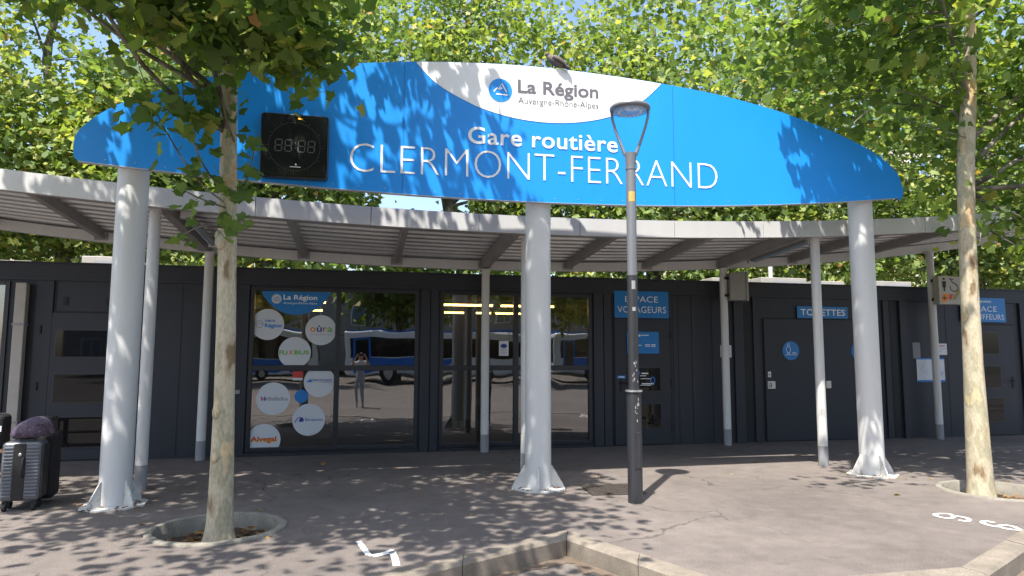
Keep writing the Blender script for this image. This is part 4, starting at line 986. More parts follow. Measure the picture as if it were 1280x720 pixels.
# ------------------------------------------------------------------ luggage and bench at the left
sx, sy_ = -3.18, 7.66
t = thing('suitcase', (sx, sy_, 0), 'grey ribbed hard shell suitcase standing by the left column', 'suitcase')
ang = R(8); U = Vector((math.cos(ang), math.sin(ang), 0)); V = Vector((-math.sin(ang), math.cos(ang), 0)); C0 = Vector((sx, sy_, 0))
def loc(u, v, z): q = C0 + U * u + V * v; return (q.x, q.y, z)
MB().obox(loc(0, .0, .375), U * .165, V * .115, (0, 0, .28)).build('shell', M['case'], t, bevel=.035, seg=4)
mb = MB()
for k in range(15):
    z = .145 + k * .0325
    for u0, u1 in ((-.145, -.065), (.04, .148)):
        mb.obox(loc((u0 + u1) / 2, -.117, z), U * ((u1 - u0) / 2), V * .008, (0, 0, .010))
mb.build('rib', M['case'], t, bevel=.006)
mb = MB(); mb.obox(loc(-.015, -.116, .375), U * .05, V * .006, (0, 0, .265)); mb.obox(loc(.168, .0, .37), U * .012, V * .10, (0, 0, .25)); mb.build('dark_panel', M['case_dark'], t, bevel=.005)
mb = MB(); mb.tube([loc(.02, -.123, .50), loc(.02, -.15, .49), loc(.02, -.15, .34), loc(.02, -.123, .33)], .012, 8); mb.build('handle', M['case_dark'], t); mb = MB(); mb.tube([loc(-.05, .02, .65), loc(-.05, .02, .68), loc(.07, .02, .68), loc(.07, .02, .65)], .012, 8); mb.build('handle', M['case_dark'], t)
MB().ball(loc(-.01, -.124, .535), (.016, .008, .018)).build('lock', M['chrome'], t)
for u in (-.12, .12):
    for v in (-.075, .075):
        q = loc(u, v, .035); w = MB(); w.lathe((q[0], q[1], q[2]), [(.033, -.014), (.035, -.008), (.035, .008), (.033, .014)], 14, 'x'); w.obox((q[0], q[1], .075), U * .02, V * .02, (0, 0, .022)); w.build('wheel', M['rubber'], t)
t = thing('travel_bag', (-3.17, 7.95, 0), 'black soft travel bag standing behind the grey suitcase', 'bag')
MB().obox((-3.17, 7.95, .38), Vector((.165, .03, 0)), Vector((-.02, .13, 0)), (0, 0, .33)).build('body', M['nylon'], t, bevel=.05, seg=4)
mb = MB(); mb.tube([(-3.16, 7.95, .70), (-3.16, 7.95, .86), (-3.04, 7.96, .86), (-3.04, 7.96, .70)], .014, 8); mb.build('handle', M['case_dark'], t)
MB().obox((-3.17, 7.815, .30), Vector((.12, .02, 0)), Vector((-.003, .02, 0)), (0, 0, .16)).build('pocket', M['nylon'], t, bevel=.015)
t = thing('cloth_bundle', (-3.1, 7.62, .7), 'purple patterned cloth bundle lying on top of the grey suitcase', 'bundle')
me_mb = MB()
ring = []
path = [(-3.28, 7.62, .70), (-3.23, 7.62, .74), (-3.16, 7.63, .775), (-3.08, 7.65, .79), (-3.02, 7.68, .77), (-2.985, 7.70, .72)]
me_mb.tube(path, [.035, .075, .10, .11, .09, .03], 22, bump=lambda i, k: 1 + .10 * math.sin(k * 1.14 + i * 2.3) + .08 * math.sin(k * .571 - i * 1.3) + .05 * math.sin(k * 2.28 + i))
bo = me_mb.build('cloth', M['purple'], t); s_ = bo.modifiers.new('sub', 'SUBSURF'); s_.levels = 2; s_.render_levels = 2
mb = MB(); mb.tube([(-3.06, 7.56, .83), (-3.01, 7.58, .84), (-2.97, 7.62, .80), (-2.96, 7.66, .73)], [.02, .032, .03, .018], 10); mb.build('fold', M['purple'], t)
t = thing('bench', (-4.1, 8.75, 0), 'wooden slatted bench at the left edge behind the suitcase', 'bench')
for y0 in (8.55, 8.70, 8.85): MB().box(-5.1, -3.52, y0, y0 + .12, .43, .47).build('slat', M['wood'], t, bevel=.006)
MB().box(-5.1, -3.52, 8.64, 8.80, .18, .21).build('lower_rail', M['wood'], t, bevel=.006)
for x in (-4.9, -3.72):
    mb = MB(); mb.box(x, x + .06, 8.56, 8.96, .39, .428); mb.box(x, x + .06, 8.56, 8.61, 0, .388); mb.box(x, x + .06, 8.91, 8.96, 0, .388); mb.build('leg', M['case_dark'], t)
t = thing('backpack', (-3.92, 8.62, .47), 'black backpack with a white tag on the bench at the left edge', 'bag')
MB().obox((-3.93, 8.66, .66), Vector((.15, 0, 0)), Vector((0, .11, 0)), (0, 0, .19)).build('body', M['nylon'], t, bevel=.06, seg=4)
MB().obox((-3.93, 8.545, .60), Vector((.11, 0, 0)), Vector((0, .025, 0)), (0, 0, .09)).build('pocket', M['nylon'], t, bevel=.02)
MB().box(-3.82, -3.79, 8.53, 8.539, .66, .72).build('tag', M['paper'], t)

# ------------------------------------------------------------------ trees
LEAF = np.array([(0, 0), (.10, -.03), (.24, -.09), (.45, -.03), (.42, .08), (.52, .20), (.47, .27), (.66, .47), (.46, .50), (.34, .56), (.27, .66), (.20, .80), (0, 1.02), (-.20, .80), (-.27, .66), (-.34, .56), (-.46, .50), (-.66, .47), (-.47, .27), (-.52, .20), (-.42, .08), (-.45, -.03), (-.24, -.09), (-.10, -.03)])
LEAF_S = np.array([(0, -.02), (.46, .0), (.45, .22), (.62, .50), (.30, .58), (0, 1.0), (-.30, .58), (-.62, .50), (-.45, .22), (-.46, .0)])
def leaf_mesh(name, pos, nrm, size, tone, mat, parent, shape, rng):
    """one flat lobed face per leaf"""
    N = len(pos); k = len(shape)
    nrm = nrm / np.linalg.norm(nrm, axis=1, keepdims=True)
    rv = rng.normal(size=(N, 3)); u = np.cross(nrm, rv); u /= np.linalg.norm(u, axis=1, keepdims=True) + 1e-9
    v = np.cross(nrm, u)
    fa, fb = rng.uniform(-.55, .12, N), rng.uniform(-.5, .7, N)
    fold = fa[:, None] * np.abs(shape[None, :, 0]) + fb[:, None] * shape[None, :, 1] * (0.5 - shape[None, :, 1])
    V = (pos[:, None, :] + size[:, None, None] * (shape[None, :, 0, None] * u[:, None, :] + (shape[None, :, 1, None] - .4) * v[:, None, :] + fold[:, :, None] * nrm[:, None, :]))
    off_ = np.array(WL[parent]); V = V.reshape(-1, 3) - off_
    me = bpy.data.meshes.new(name)
    me.vertices.add(N * k); me.vertices.foreach_set('co', V.astype(np.float32).ravel())
    me.loops.add(N * k); me.loops.foreach_set('vertex_index', np.arange(N * k, dtype=np.int32))
    me.polygons.add(N); me.polygons.foreach_set('loop_start', np.arange(0, N * k, k, dtype=np.int32))
    me.update(calc_edges=True)
    at = me.attributes.new('tone', 'FLOAT', 'FACE'); at.data.foreach_set('value', tone.astype(np.float32))
    me.materials.append(mat)
    return link(name, me, parent)
def grow(mb, a, b, r0, r1, rng, sag=0.15, n=7, sides=8):
    a, b = np.array(a, float), np.array(b, float); L = np.linalg.norm(b - a)
    side = rng.normal(size=3) * .06 * L
    pts = []
    for i in range(n + 1):
        t = i / n; p = a + (b - a) * t + side * math.sin(math.pi * t) + np.array([0, 0, sag * L]) * math.sin(math.pi * t)
        pts.append(tuple(p))
    mb.tube(pts, [r0 + (r1 - r0) * i / n for i in range(n + 1)], sides)
    return pts
def tree(label, group, trunk_pts, trunk_rad, crown, n_clump, per, leaf_size, mats, seed, keep=None, shape=LEAF, spread=.42, tone_shift=0.0, shoots=(), sides=18, n_limb=9, bumps=(), trunk_bump=0.05, extra=()):
    """crown: list of (centre, radii) ellipsoids that hold the foliage clumps"""
    rng = np.random.default_rng(seed)
    base = Vector(trunk_pts[0])
    t = thing('plane_tree', base, label, 'tree', group)
    # clump centres spread through the ellipsoids, denser near their skin
    vol = np.array([e[1][0] * e[1][1] * e[1][2] * (e[2] if len(e) > 2 else 1) for e in crown]); vol = vol / vol.sum()
    C = []; tries = 0
    while len(C) < n_clump and tries < n_clump * 60:
        tries += 1
        c, r = crown[rng.choice(len(crown), p=vol)][:2]
        d = rng.normal(size=3); d /= np.linalg.norm(d); rr = rng.random() ** (1 / 2.4)
        q = np.array(c) + d * np.array(r) * rr
        if keep is None or keep(q, rng): C.append(q)
    n_free = 0
    for c, r, k in extra:
        for i in range(k): C.append(np.array(c) + np.clip(rng.normal(size=3) * .5, -1, 1) * np.array(r)); n_free += 1
    C = np.array(C)
    N = len(C) * per
    cl = np.repeat(np.arange(len(C)), per)
    pos = C[cl] + rng.normal(size=(N, 3)) * np.array([spread, spread, spread * .62]) * np.where(cl >= len(C) - n_free, .42, 1.0)[:, None]
    nrm = rng.normal(size=(N, 3)) * .62 + np.array([0, 0, .75]) + (pos - C[cl]) * .5
    size = leaf_size * rng.uniform(.45, 1.25, N)
    ctone = rng.uniform(.0, .78, len(C)); tone = np.clip(ctone[cl] + rng.normal(size=N) * .15 + tone_shift, 0, .9)
    odd = rng.random(N) < .03; tone[odd] = rng.uniform(.9, 1.0, odd.sum())
    if keep is not None:
        ok = np.array([cl[i] >= len(C) - n_free or keep(p, rng) for i, p in enumerate(pos)]); pos, nrm, size, tone = pos[ok], nrm[ok], size[ok], tone[ok]
    # trunk with uneven girth, knots, limbs and twigs
    mb = MB(); tp_ = smooth3(trunk_pts, 5); L = len(tp_)
    tr = np.interp(np.linspace(0, 1, L), np.linspace(0, 1, len(trunk_rad)), trunk_rad)
    ph = rng.uniform(0, 6, 4)
    mb.tube(tp_, [float(x) for x in tr], sides, bump=lambda i, k: 1 + trunk_bump * math.sin(k * 2 * math.pi / sides * 2 + i * .35 + ph[0]) + trunk_bump * .7 * math.sin(k * 2 * math.pi / sides * 3 - i * .22 + ph[1]) + (.10 * math.sin(k * 2 * math.pi / sides * 5 + ph[2]) if i < 2 else 0))
    for (c, r) in bumps: mb.ball(c, r, 12, 8)
    lo = [p for p in tp_ if p[2] > tp_[-1][2] * .45] or tp_[-3:]
    if len(C):
        far = C[rng.permutation(len(C) - n_free)[:n_limb * 5]]; mb.m = 1
        limb_ends = [e for e in far[:n_limb * 2] if e[1] < -5 or e[1] > 4.6][:n_limb]
        limbs = []
        for e in limb_ends:
            s = min(lo, key=lambda p: abs(p[2] - (e[2] - .55 * math.hypot(e[0] - p[0], e[1] - p[1]) - .3)))
            r0 = float(np.interp(s[2], [q[2] for q in tp_], tr)) * .36
            limbs += grow(mb, s, e, r0, .012, rng, .06, 8, 8)
        limbs = np.array(limbs) if limbs else np.array(lo)
        for e in far[n_limb:]:
            s = limbs[np.argmin(np.linalg.norm(limbs - e, axis=1))]
            grow(mb, s, e, .014, .004, rng, .05, 5, 5)
    lp_, ln_ = [], []
    for pts, cnt in shoots:
        sp = smooth3(pts, 5); mb.tube(sp, [.010 - .007 * i / (len(sp) - 1) for i in range(len(sp))], 6)
        for i in range(cnt):
            s = sp[int(rng.uniform(.12, .999) * len(sp))]; lp_.append(np.array(s) + rng.normal(size=3) * .075 + np.array([0, -.02, -.02])); ln_.append(rng.normal(size=3) * .7 + np.array([0, -.35, .55]))
    if lp_:
        m_ = len(lp_); pos = np.vstack([pos, lp_]); nrm = np.vstack([nrm, ln_]); size = np.concatenate([size, leaf_size * rng.uniform(.55, 1.0, m_)]); tone = np.concatenate([tone, rng.uniform(.1, .65, m_)])
    mb.build('trunk', [mats[0], M['bark_far']], t)
    leaf_mesh('crown', pos, nrm, size, tone, mats[1], t, shape, rng)
    return t
def smooth3(pts, k=4):
    out = []
    P3 = [Vector(p) for p in pts]
    for i in range(len(P3) - 1):
        p0, p1, p2, p3 = [P3[max(0, min(len(P3) - 1, j))] for j in (i - 1, i, i + 1, i + 2)]
        for s in range(k):
            u = s / k
            out.append(tuple(0.5 * ((2 * p1) + (p2 - p0) * u + (2 * p0 - 5 * p1 + 4 * p2 - p3) * u * u + (3 * p1 - p0 - 3 * p2 + p3) * u ** 3)))
    return out + [tuple(P3[-1])]

# pruning rules: the street crowns are kept clear of the sign's face and of the sunny strip of pavement
sgx, sgy = .29, .40
def shade_hits(p):
    """where a leaf's shadow lands: on the sign's plane (x, z) and on the pavement (x, y)"""
    t_ = (SY0 - p[1]) / sgy
    s = (p[0] + sgx * t_, p[2] - t_) if t_ > 0 else None
    return s, (p[0] + sgx * p[2], p[1] + sgy * p[2])
def wob(a, b=0.0): return .25 * math.sin(3.1 * a + 1.7 * b) + .18 * math.sin(7.3 * a - 2.2 * b)
def clear_of_sign(p, x0, x1, zlo):
    if p[1] < .6: return True
    k = SY0 / p[1]; X = p[0] * k; Z = 1.5 + (p[2] - 1.5) * k
    if p[1] > SY0: return True
    zt = np.interp(X, [q[0] for q in TOP[2:-2]], [q[1] for q in TOP[2:-2]])
    return not (x0 < X < x1 and zlo(X) < Z < zt + .02) and not (Z < 3.0)
def keep_left(p, rng):
    if p[2] < 3.3: return False
    s, g = shade_hits(p)
    if g[0] > 2.5 + wob(g[1], p[2]) and g[1] < 9.2: return False
    if s and 3.2 < s[1] < 5.1 and s[0] > 1.25 + .8 * (4.85 - s[1]) + wob(s[1] * 2, s[0]): return False
    if s and 3.2 < s[1] < 4.7 and -.35 < s[0] < 0.0 + wob(s[1] * 3) and rng.random() < .6: return False
    if s and 3.2 < s[1] < 4.7 and -2.7 < s[0] + .15 * (s[1] - 4) < -2.35 and rng.random() < .85: return False
    if g[1] < 6.2 + wob(g[0] * .8) and -2.6 < g[0] < 0.4 and rng.random() < .55: return False
    if math.hypot(p[0], p[1]) < 2.4: return False
    if p[0] / p[1] > .03 and p[2] - 1.5 < .58 * p[1] + .1: return False
    if not clear_of_sign(p, -3.2, 7.2, lambda X: 0):
        k = SY0 / p[1]; X = p[0] * k; Z = 1.5 + (p[2] - 1.5) * k
        if -2.6 < X < -1.45: return Z > 4.2 + .25 * (X + 1.45) * -1 * -1 + wob(X * 3) * .3 and rng.random() < .8
        return -1.45 < X < -.42 and Z > 4.0 + .5 * abs(X + 1.0) + wob(X * 3) * .3
    return True
def keep_right(p, rng):
    if p[2] < 2.3: return False
    s, g = shade_hits(p)
    if g[1] < 6.9 + wob(g[0] * 1.3) and g[0] < 10: return False
    if g[0] < 6.9 + wob(g[1] * 1.7) * 1.2 and g[1] < 8.8:
        if not (4.9 < g[0] < 6.5 and 6.85 < g[1] < 7.75): return False
        if rng.random() < .2: return False
    if s and 3.2 < s[1] < 5.1 and s[0] < 5.25 + wob(s[1] * 2.2) * .8: return False
    if not clear_of_sign(p, -3.2, 6.75, lambda X: 0):
        k = SY0 / p[1]; return p[0] * k > 6.55 and 1.5 + (p[2] - 1.5) * k > 4.1
    k = 7.3 / max(p[1], .5)
    if p[0] * k < 7.05 and 1.5 + (p[2] - 1.5) * k < 3.6: return False
    return True
gstreet = 'plane trees standing in the pavement rings'
tree('slender plane tree with mottled bark in the left pavement ring, shoots growing from its trunk', gstreet,
     [(-1.15, 6.45, -.16), (-1.15, 6.45, .10), (-1.16, 6.45, 1.1), (-1.19, 6.45, 2.5), (-1.235, 6.45, 4.1), (-1.23, 6.43, 5.0), (-1.15, 6.4, 6.2), (-1.2, 6.35, 7.6)],
     [.185, .112, .083, .076, .070, .062, .05, .03],
     [((-2.0, 5.4, 6.6), (3.2, 2.6, 2.0), .8), ((-2.9, 6.75, 6.2), (2.6, .8, 1.4), 1.7), ((.2, 5.9, 7.0), (1.5, 1.1, 1.5), 1.5), ((-1.6, 4.4, 5.4), (2.4, 2.2, 1.4), .9), ((-3.4, 4.8, 5.2), (2.2, 1.8, 1.3), 1.0), ((-1.7, 5.6, 4.6), (1.3, .7, .6), 3.0)], 250, 40, .125, (M['bark'], M['leaf']), 3, keep_left,
     shoots=[([(-1.22, 6.36, 2.85), (-1.45, 6.25, 3.05), (-1.72, 6.15, 3.5), (-1.9, 6.1, 3.95)], 20), ([(-1.24, 6.36, 2.95), (-1.4, 6.2, 3.2), (-1.52, 6.1, 3.6), (-1.55, 6.1, 4.1)], 18), ([(-1.2, 6.36, 2.8), (-1.42, 6.15, 2.85), (-1.6, 6.0, 2.95)], 16), ([(-1.1, 6.36, 2.9), (-.98, 6.15, 3.1), (-.9, 6.0, 3.4)], 18), ([(-1.15, 6.36, 2.6), (-1.05, 6.2, 2.65), (-.98, 6.1, 2.6)], 9), ([(-1.15, 6.33, 3.4), (-1.2, 6.1, 3.6), (-1.25, 6.0, 4.0)], 12), ([(-1.1, 6.3, 4.3), (-.85, 6.0, 4.1), (-.62, 5.9, 3.85)], 30), ([(-1.1, 6.3, 4.5), (-.75, 5.9, 4.35), (-.5, 5.8, 4.05)], 30), ([(-1.2, 6.36, 2.62), (-1.35, 6.2, 2.6), (-1.5, 6.15, 2.5)], 8)],
     extra=[((.5, 5.45, 6.6), (.4, .35, 1.8), 12), ((-.66, 5.75, 4.02), (.34, .3, .42), 11), ((-1.35, 5.75, 4.15), (.5, .3, .22), 9), ((-1.64, 6.12, 3.5), (.24, .12, .34), 2), ((-2.3, 5.4, 4.5), (.8, .5, .35), 14), ((-.5, 4.6, 4.2), (.5, .4, .25), 7)],
     n_limb=11, bumps=[((-1.235, 6.39, 2.50), (.05, .05, .075)), ((-1.20, 6.39, 1.0), (.042, .042, .07)), ((-1.19, 6.38, .62), (.042, .042, .06)), ((-1.26, 6.42, 2.56), (.035, .035, .045))])
tree('taller plane tree with pale mottled bark in the right pavement ring', gstreet,
     [(6.79, 6.45, -.16), (6.79, 6.45, .10), (6.80, 6.45, 1.4), (6.83, 6.45, 2.85), (6.88, 6.45, 3.8), (6.99, 6.45, 4.7), (7.08, 6.45, 5.8), (7.15, 6.5, 7.6)],
     [.19, .125, .100, .094, .090, .075, .055, .025],
     [((7.4, 7.0, 6.4), (3.0, 2.6, 2.0)), ((8.6, 6.6, 4.6), (2.0, 2.0, 1.5)), ((6.0, 7.0, 5.4), (1.9, 1.4, 1.2)), ((8.6, 6.2, 3.3), (1.3, 1.2, .8)), ((5.1, 6.3, 5.6), (1.0, .9, .9)), ((4.2, 5.1, 5.7), (.8, .35, .4), 5.0)], 250, 40, .125, (M['bark'], M['leaf']), 5, keep_right,
     shoots=[([(6.84, 6.4, 4.05), (6.3, 6.35, 4.12), (5.75, 6.3, 4.2), (5.3, 6.25, 4.2)], 14), ([(6.8, 6.36, 4.4), (6.55, 6.3, 4.9), (6.4, 6.2, 5.3)], 18), ([(6.93, 6.36, 3.3), (7.3, 6.2, 3.1), (7.6, 6.1, 2.8)], 26), ([(6.93, 6.36, 3.0), (7.15, 6.15, 2.75), (7.45, 6.1, 2.55)], 22), ([(6.95, 6.36, 3.6), (7.3, 6.2, 3.75), (7.8, 6.1, 3.7)], 26), ([(5.4, 6.25, 4.2), (5.2, 6.2, 4.05), (5.12, 6.2, 3.98)], 5), ([(6.85, 6.33, 2.95), (6.75, 6.2, 2.9), (6.62, 6.1, 2.75)], 5)],
     extra=[((4.95, 5.62, 6.5), (.4, .35, 1.6), 8)],
     n_limb=12, bumps=[((6.79, 6.40, 2.33), (.05, .05, .075)), ((6.75, 6.41, .85), (.035, .035, .06))])

# the row of planes behind the station and a further row beyond it
grow_ = 'plane trees behind the station'
lab1 = ['far left', 'left', 'left of centre', 'centre', 'right of centre', 'right', 'far right']
def keep_gap(p, rng):
    k = 1.0 / p[1]; X, Z = p[0] * k, (p[2] - 1.5) * k         # bearing and slope from the forecourt
    if -.455 < X < -.385 and .37 < Z < .47: return rng.random() < .4
    if -.38 < X < -.335 and .41 < Z < .50: return rng.random() < .2
    if .02 < X < .155 and .20 < Z < .262: return rng.random() < .06
    return True
spots = [(-13.0, 17.5, 1.0), (-7.6, 19.0, .98), (-2.6, 18.0, .95), (2.9, 20.5, 1.08), (8.6, 18.6, 1.0), (14.4, 19.5, 1.05), (20.2, 19.0, 1.0)]
desc = ['broad plane tree behind the station roof at the far left edge', 'sunlit yellowish plane tree behind the left end of the sign', 'plane tree behind the clock, seen above and below the sign', 'tall plane tree behind the middle of the sign under the pigeon', 'bright plane tree above the white field and to its right', 'plane tree rising behind the right end of the sign', 'dense plane tree at the far right edge behind the right trunk']
for i, (x, y, s) in enumerate(spots):
    rng = np.random.default_rng(40 + i); h = 9.8 * s
    tree(desc[i], grow_, [(x, y, 0), (x + .1, y, 2.0), (x + rng.uniform(-.3, .3), y, 4.2), (x + rng.uniform(-.5, .5), y, 6.5), (x + rng.uniform(-.6, .6), y, 9.0), (x, y, 11.5 * s)], [.3, .24, .2, .16, .10, .03],
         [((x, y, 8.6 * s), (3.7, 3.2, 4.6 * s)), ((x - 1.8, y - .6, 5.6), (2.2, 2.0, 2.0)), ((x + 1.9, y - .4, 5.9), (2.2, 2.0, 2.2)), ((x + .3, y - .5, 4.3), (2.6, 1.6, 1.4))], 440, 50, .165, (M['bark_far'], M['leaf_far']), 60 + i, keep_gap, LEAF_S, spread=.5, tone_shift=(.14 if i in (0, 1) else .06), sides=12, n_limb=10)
gfar = 'distant trees beyond the row of planes'
far_lab = ['distant tree between the far left roof units', 'distant tree behind the red roof', 'distant tree low behind the canopy near the clock', 'distant tree low behind the canopy near the middle column', 'distant tree low behind the canopy right of the lamp', 'distant tree in front of the cream apartment block', 'distant tree at the right behind the chauffeurs sign', 'distant tree at the far right edge']
for i, x in enumerate((-22, -14.5, -7, 0.5, 8, 16.5, 25.5, 34)):
    rng = np.random.default_rng(90 + i); y = 28.5 + rng.uniform(-1.5, 1.5)
    tree(far_lab[i], gfar, [(x, y, 0), (x, y, 3), (x + .2, y, 5), (x, y, 7)], [.3, .22, .16, .04],
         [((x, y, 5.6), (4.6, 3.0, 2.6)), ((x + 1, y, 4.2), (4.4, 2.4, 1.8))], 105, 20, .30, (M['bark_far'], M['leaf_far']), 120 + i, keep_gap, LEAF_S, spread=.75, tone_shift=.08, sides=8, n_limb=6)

# rings of concrete round the two street trees
for cx_, cy_, r_, lab, li in ((-1.17, 6.48, .57, 'round concrete edging ring with soil at the foot of the left plane tree', 0), (7.02, 6.45, .60, 'round concrete edging ring with soil and a tuft of grass at the right plane tree', 1)):
    t = thing('tree_ring', (cx_, cy_, 0), lab, 'tree ring', 'concrete rings round the street trees')
    mb = MB(); n_ = 48; b = 0
    prof = [(r_, -.2), (r_, .012), (r_ - .012, .020), (r_ - .055, .021), (r_ - .066, .012), (r_ - .066, -.22)]
    for k in range(n_):
        a = 2 * math.pi * k / n_; w = 1 + .008 * math.sin(k * 1.7)
        for r2, z in prof: mb.v.append((cx_ + r2 * w * math.cos(a), cy_ + r2 * w * math.sin(a), z))
    m_ = len(prof)
    for k in range(n_):
        for j in range(m_ - 1): a0 = k * m_ + j; a1 = ((k + 1) % n_) * m_ + j; mb.face((a0, a1, a1 + 1, a0 + 1), True)
    mb.build('edging', M['ring'], t)
    mb = MB(); mb.v.append((cx_, cy_, -.10))
    for k in range(n_): a = 2 * math.pi * k / n_; mb.v.append((cx_ + (r_ - .062) * math.cos(a), cy_ + (r_ - .062) * math.sin(a), -.125 + .012 * math.sin(k * 1.3)))
    for k in range(n_): mb.face((0, 1 + k, 1 + (k + 1) % n_))
    mb.build('soil', M['soil'], t)
# cut the rings' holes out of the pavement
pav = bpy.data.objects['pavement']
bm = bmesh.new(); bm.from_mesh(pav.data)
bmesh.ops.subdivide_edges(bm, edges=bm.edges[:], cuts=0)
bm.to_mesh(pav.data); bm.free()
for cx_, cy_, r_ in ((-1.17, 6.48, .545), (7.02, 6.45, .575)):
    cu = MB().tube([(cx_, cy_, -.5), (cx_, cy_, .5)], r_, 48, smooth=False).build('cutter', M['asphalt'])
    so = pav.modifiers.get('solid') or pav.modifiers.new('solid', 'SOLIDIFY'); so.thickness = .12; so.offset = -1
    bo_ = pav.modifiers.new('hole', 'BOOLEAN'); bo_.operation = 'DIFFERENCE'; bo_.solver = 'EXACT'; bo_.object = cu
dg = bpy.context.evaluated_depsgraph_get(); dg.update()
nm = bpy.data.meshes.new_from_object(pav.evaluated_get(dg)); pav.modifiers.clear(); pav.data = nm
for o in [o for o in bpy.data.objects if o.name.startswith('cutter')]: bpy.data.objects.remove(o, do_unlink=True)
# fallen leaves and grit, uncounted
rng = np.random.default_rng(11)
pts = []
for cx_, cy_ in ((-1.17, 6.48), (7.02, 6.45)):
    for k in range(90):
        a = rng.uniform(0, 6.28); r2 = rng.uniform(.17, .46); pts.append((cx_ + r2 * math.cos(a), cy_ + r2 * math.sin(a), -.085))
for k in range(46): pts.append((rng.uniform(-4, 8), rng.uniform(5.9, 10.7), .008))
for x in (-2.36, 2.01, 6.42):
    for k in range(10): a = rng.uniform(0, 6.28); pts.append((x + .3 * math.cos(a), 7.66 + .3 * math.sin(a), .01))
pts = np.array(pts); N = len(pts)
_root = thing('fallen_leaves', (0, 0, 0), None, None)
lm = leaf_mesh('fallen_leaves', pts, rng.normal(size=(N, 3)) * .22 + np.array([0, 0, 1]), rng.uniform(.025, .075, N), rng.random(N), M['litter'], _root, LEAF_S, rng)
lm.parent = None; bpy.data.objects.remove(_root); lm.name = 'fallen_leaves'; tag(lm, kind='stuff')
mb = MB()
for k in range(160):
    a = rnd.uniform(0, 6.28); r2 = rnd.uniform(0, .14); x, y = 7.16 + r2 * math.cos(a), 6.12 + .6 * r2 * math.sin(a); h = rnd.uniform(.04, .11); dx, dy = rnd.uniform(-.05, .05), rnd.uniform(-.05, .05)
    b = len(mb.v); mb.v += [(x - .004, y, -.05), (x + .004, y, -.05), (x + dx, y + dy, -.05 + h)]; mb.face((b, b + 1, b + 2))
tag(mb.build('grass', paint('grass_blade', (0.045, 0.10, 0.02), .7, var=.3, scale=30)), kind='stuff')

# ------------------------------------------------------------------ buildings far behind
def block(name, x0, x1, y0, y1, h, wall, label, rows, cols, roof_mat, face_y, pitched=False):
    t = thing(name, ((x0 + x1) / 2, y0, 0), label, 'building')
    MB().box(x0, x1, y0, y1, 0, h).build('wall', wall, t)
    if pitched:
        mb = MB(); ym = (y0 + y1) / 2
        mb.v = [(x0 - .4, y0 - .4, h + .003), (x1 + .4, y0 - .4, h + .003), (x1 + .4, y1 + .4, h + .003), (x0 - .4, y1 + .4, h + .003), (x0 + 1, ym, h + 2.4), (x1 - 1, ym, h + 2.4)]
        for q in ((3, 2, 1, 0), (0, 1, 5, 4), (2, 3, 4, 5), (1, 2, 5), (3, 0, 4)): mb.face(q)
        mb.build('roof', roof_mat, t)
    else:
        MB().box(x0 - .2, x1 + .2, y0 - .2, y1 + .2, h + .003, h + .3).build('roof', roof_mat, t)
    s = -1 if face_y == y0 else 1
    for r_ in range(rows):
        for c_ in range(cols):
            wx = x0 + (x1 - x0) * (c_ + .5) / cols; wz = 1.2 + r_ * 2.9
            ya, yb = sorted((face_y + s * .003, face_y + s * .05))
            f = MB().box(wx - .75, wx + .75, ya, yb, wz, wz + 1.5).build('window', M['frame_far'], t)
            ya, yb = sorted((face_y + s * .052, face_y + s * .06))
            g = MB(); g.box(wx - .66, wx - .04, ya, yb, wz + .08, wz + 1.42); g.box(wx + .04, wx + .66, ya, yb, wz + .08, wz + 1.42); g.build('pane', M['pane_far'], f)
    return t
block('apartment_building', 20.5, 36, 36, 46, 15, M['facade'], 'cream apartment block with white framed windows seen through leaves at the right', 5, 6, M['facade_g'], 36)
block('house', -17.5, -9.5, 37, 45, 7.3, M['facade'], 'house with a red tiled roof far behind the left part of the canopy', 2, 3, M['tile'], 37, True)
block('white_building', -34, -20, 38, 46, 8.4, M['frame_far'], 'white building far behind the left end of the roof', 2, 5, M['facade_g'], 38)
block('long_building', -2, 14, 40, 48, 5.2, M['facade'], 'long pale building low behind the middle of the canopy', 2, 7, M['facade_g'], 40)

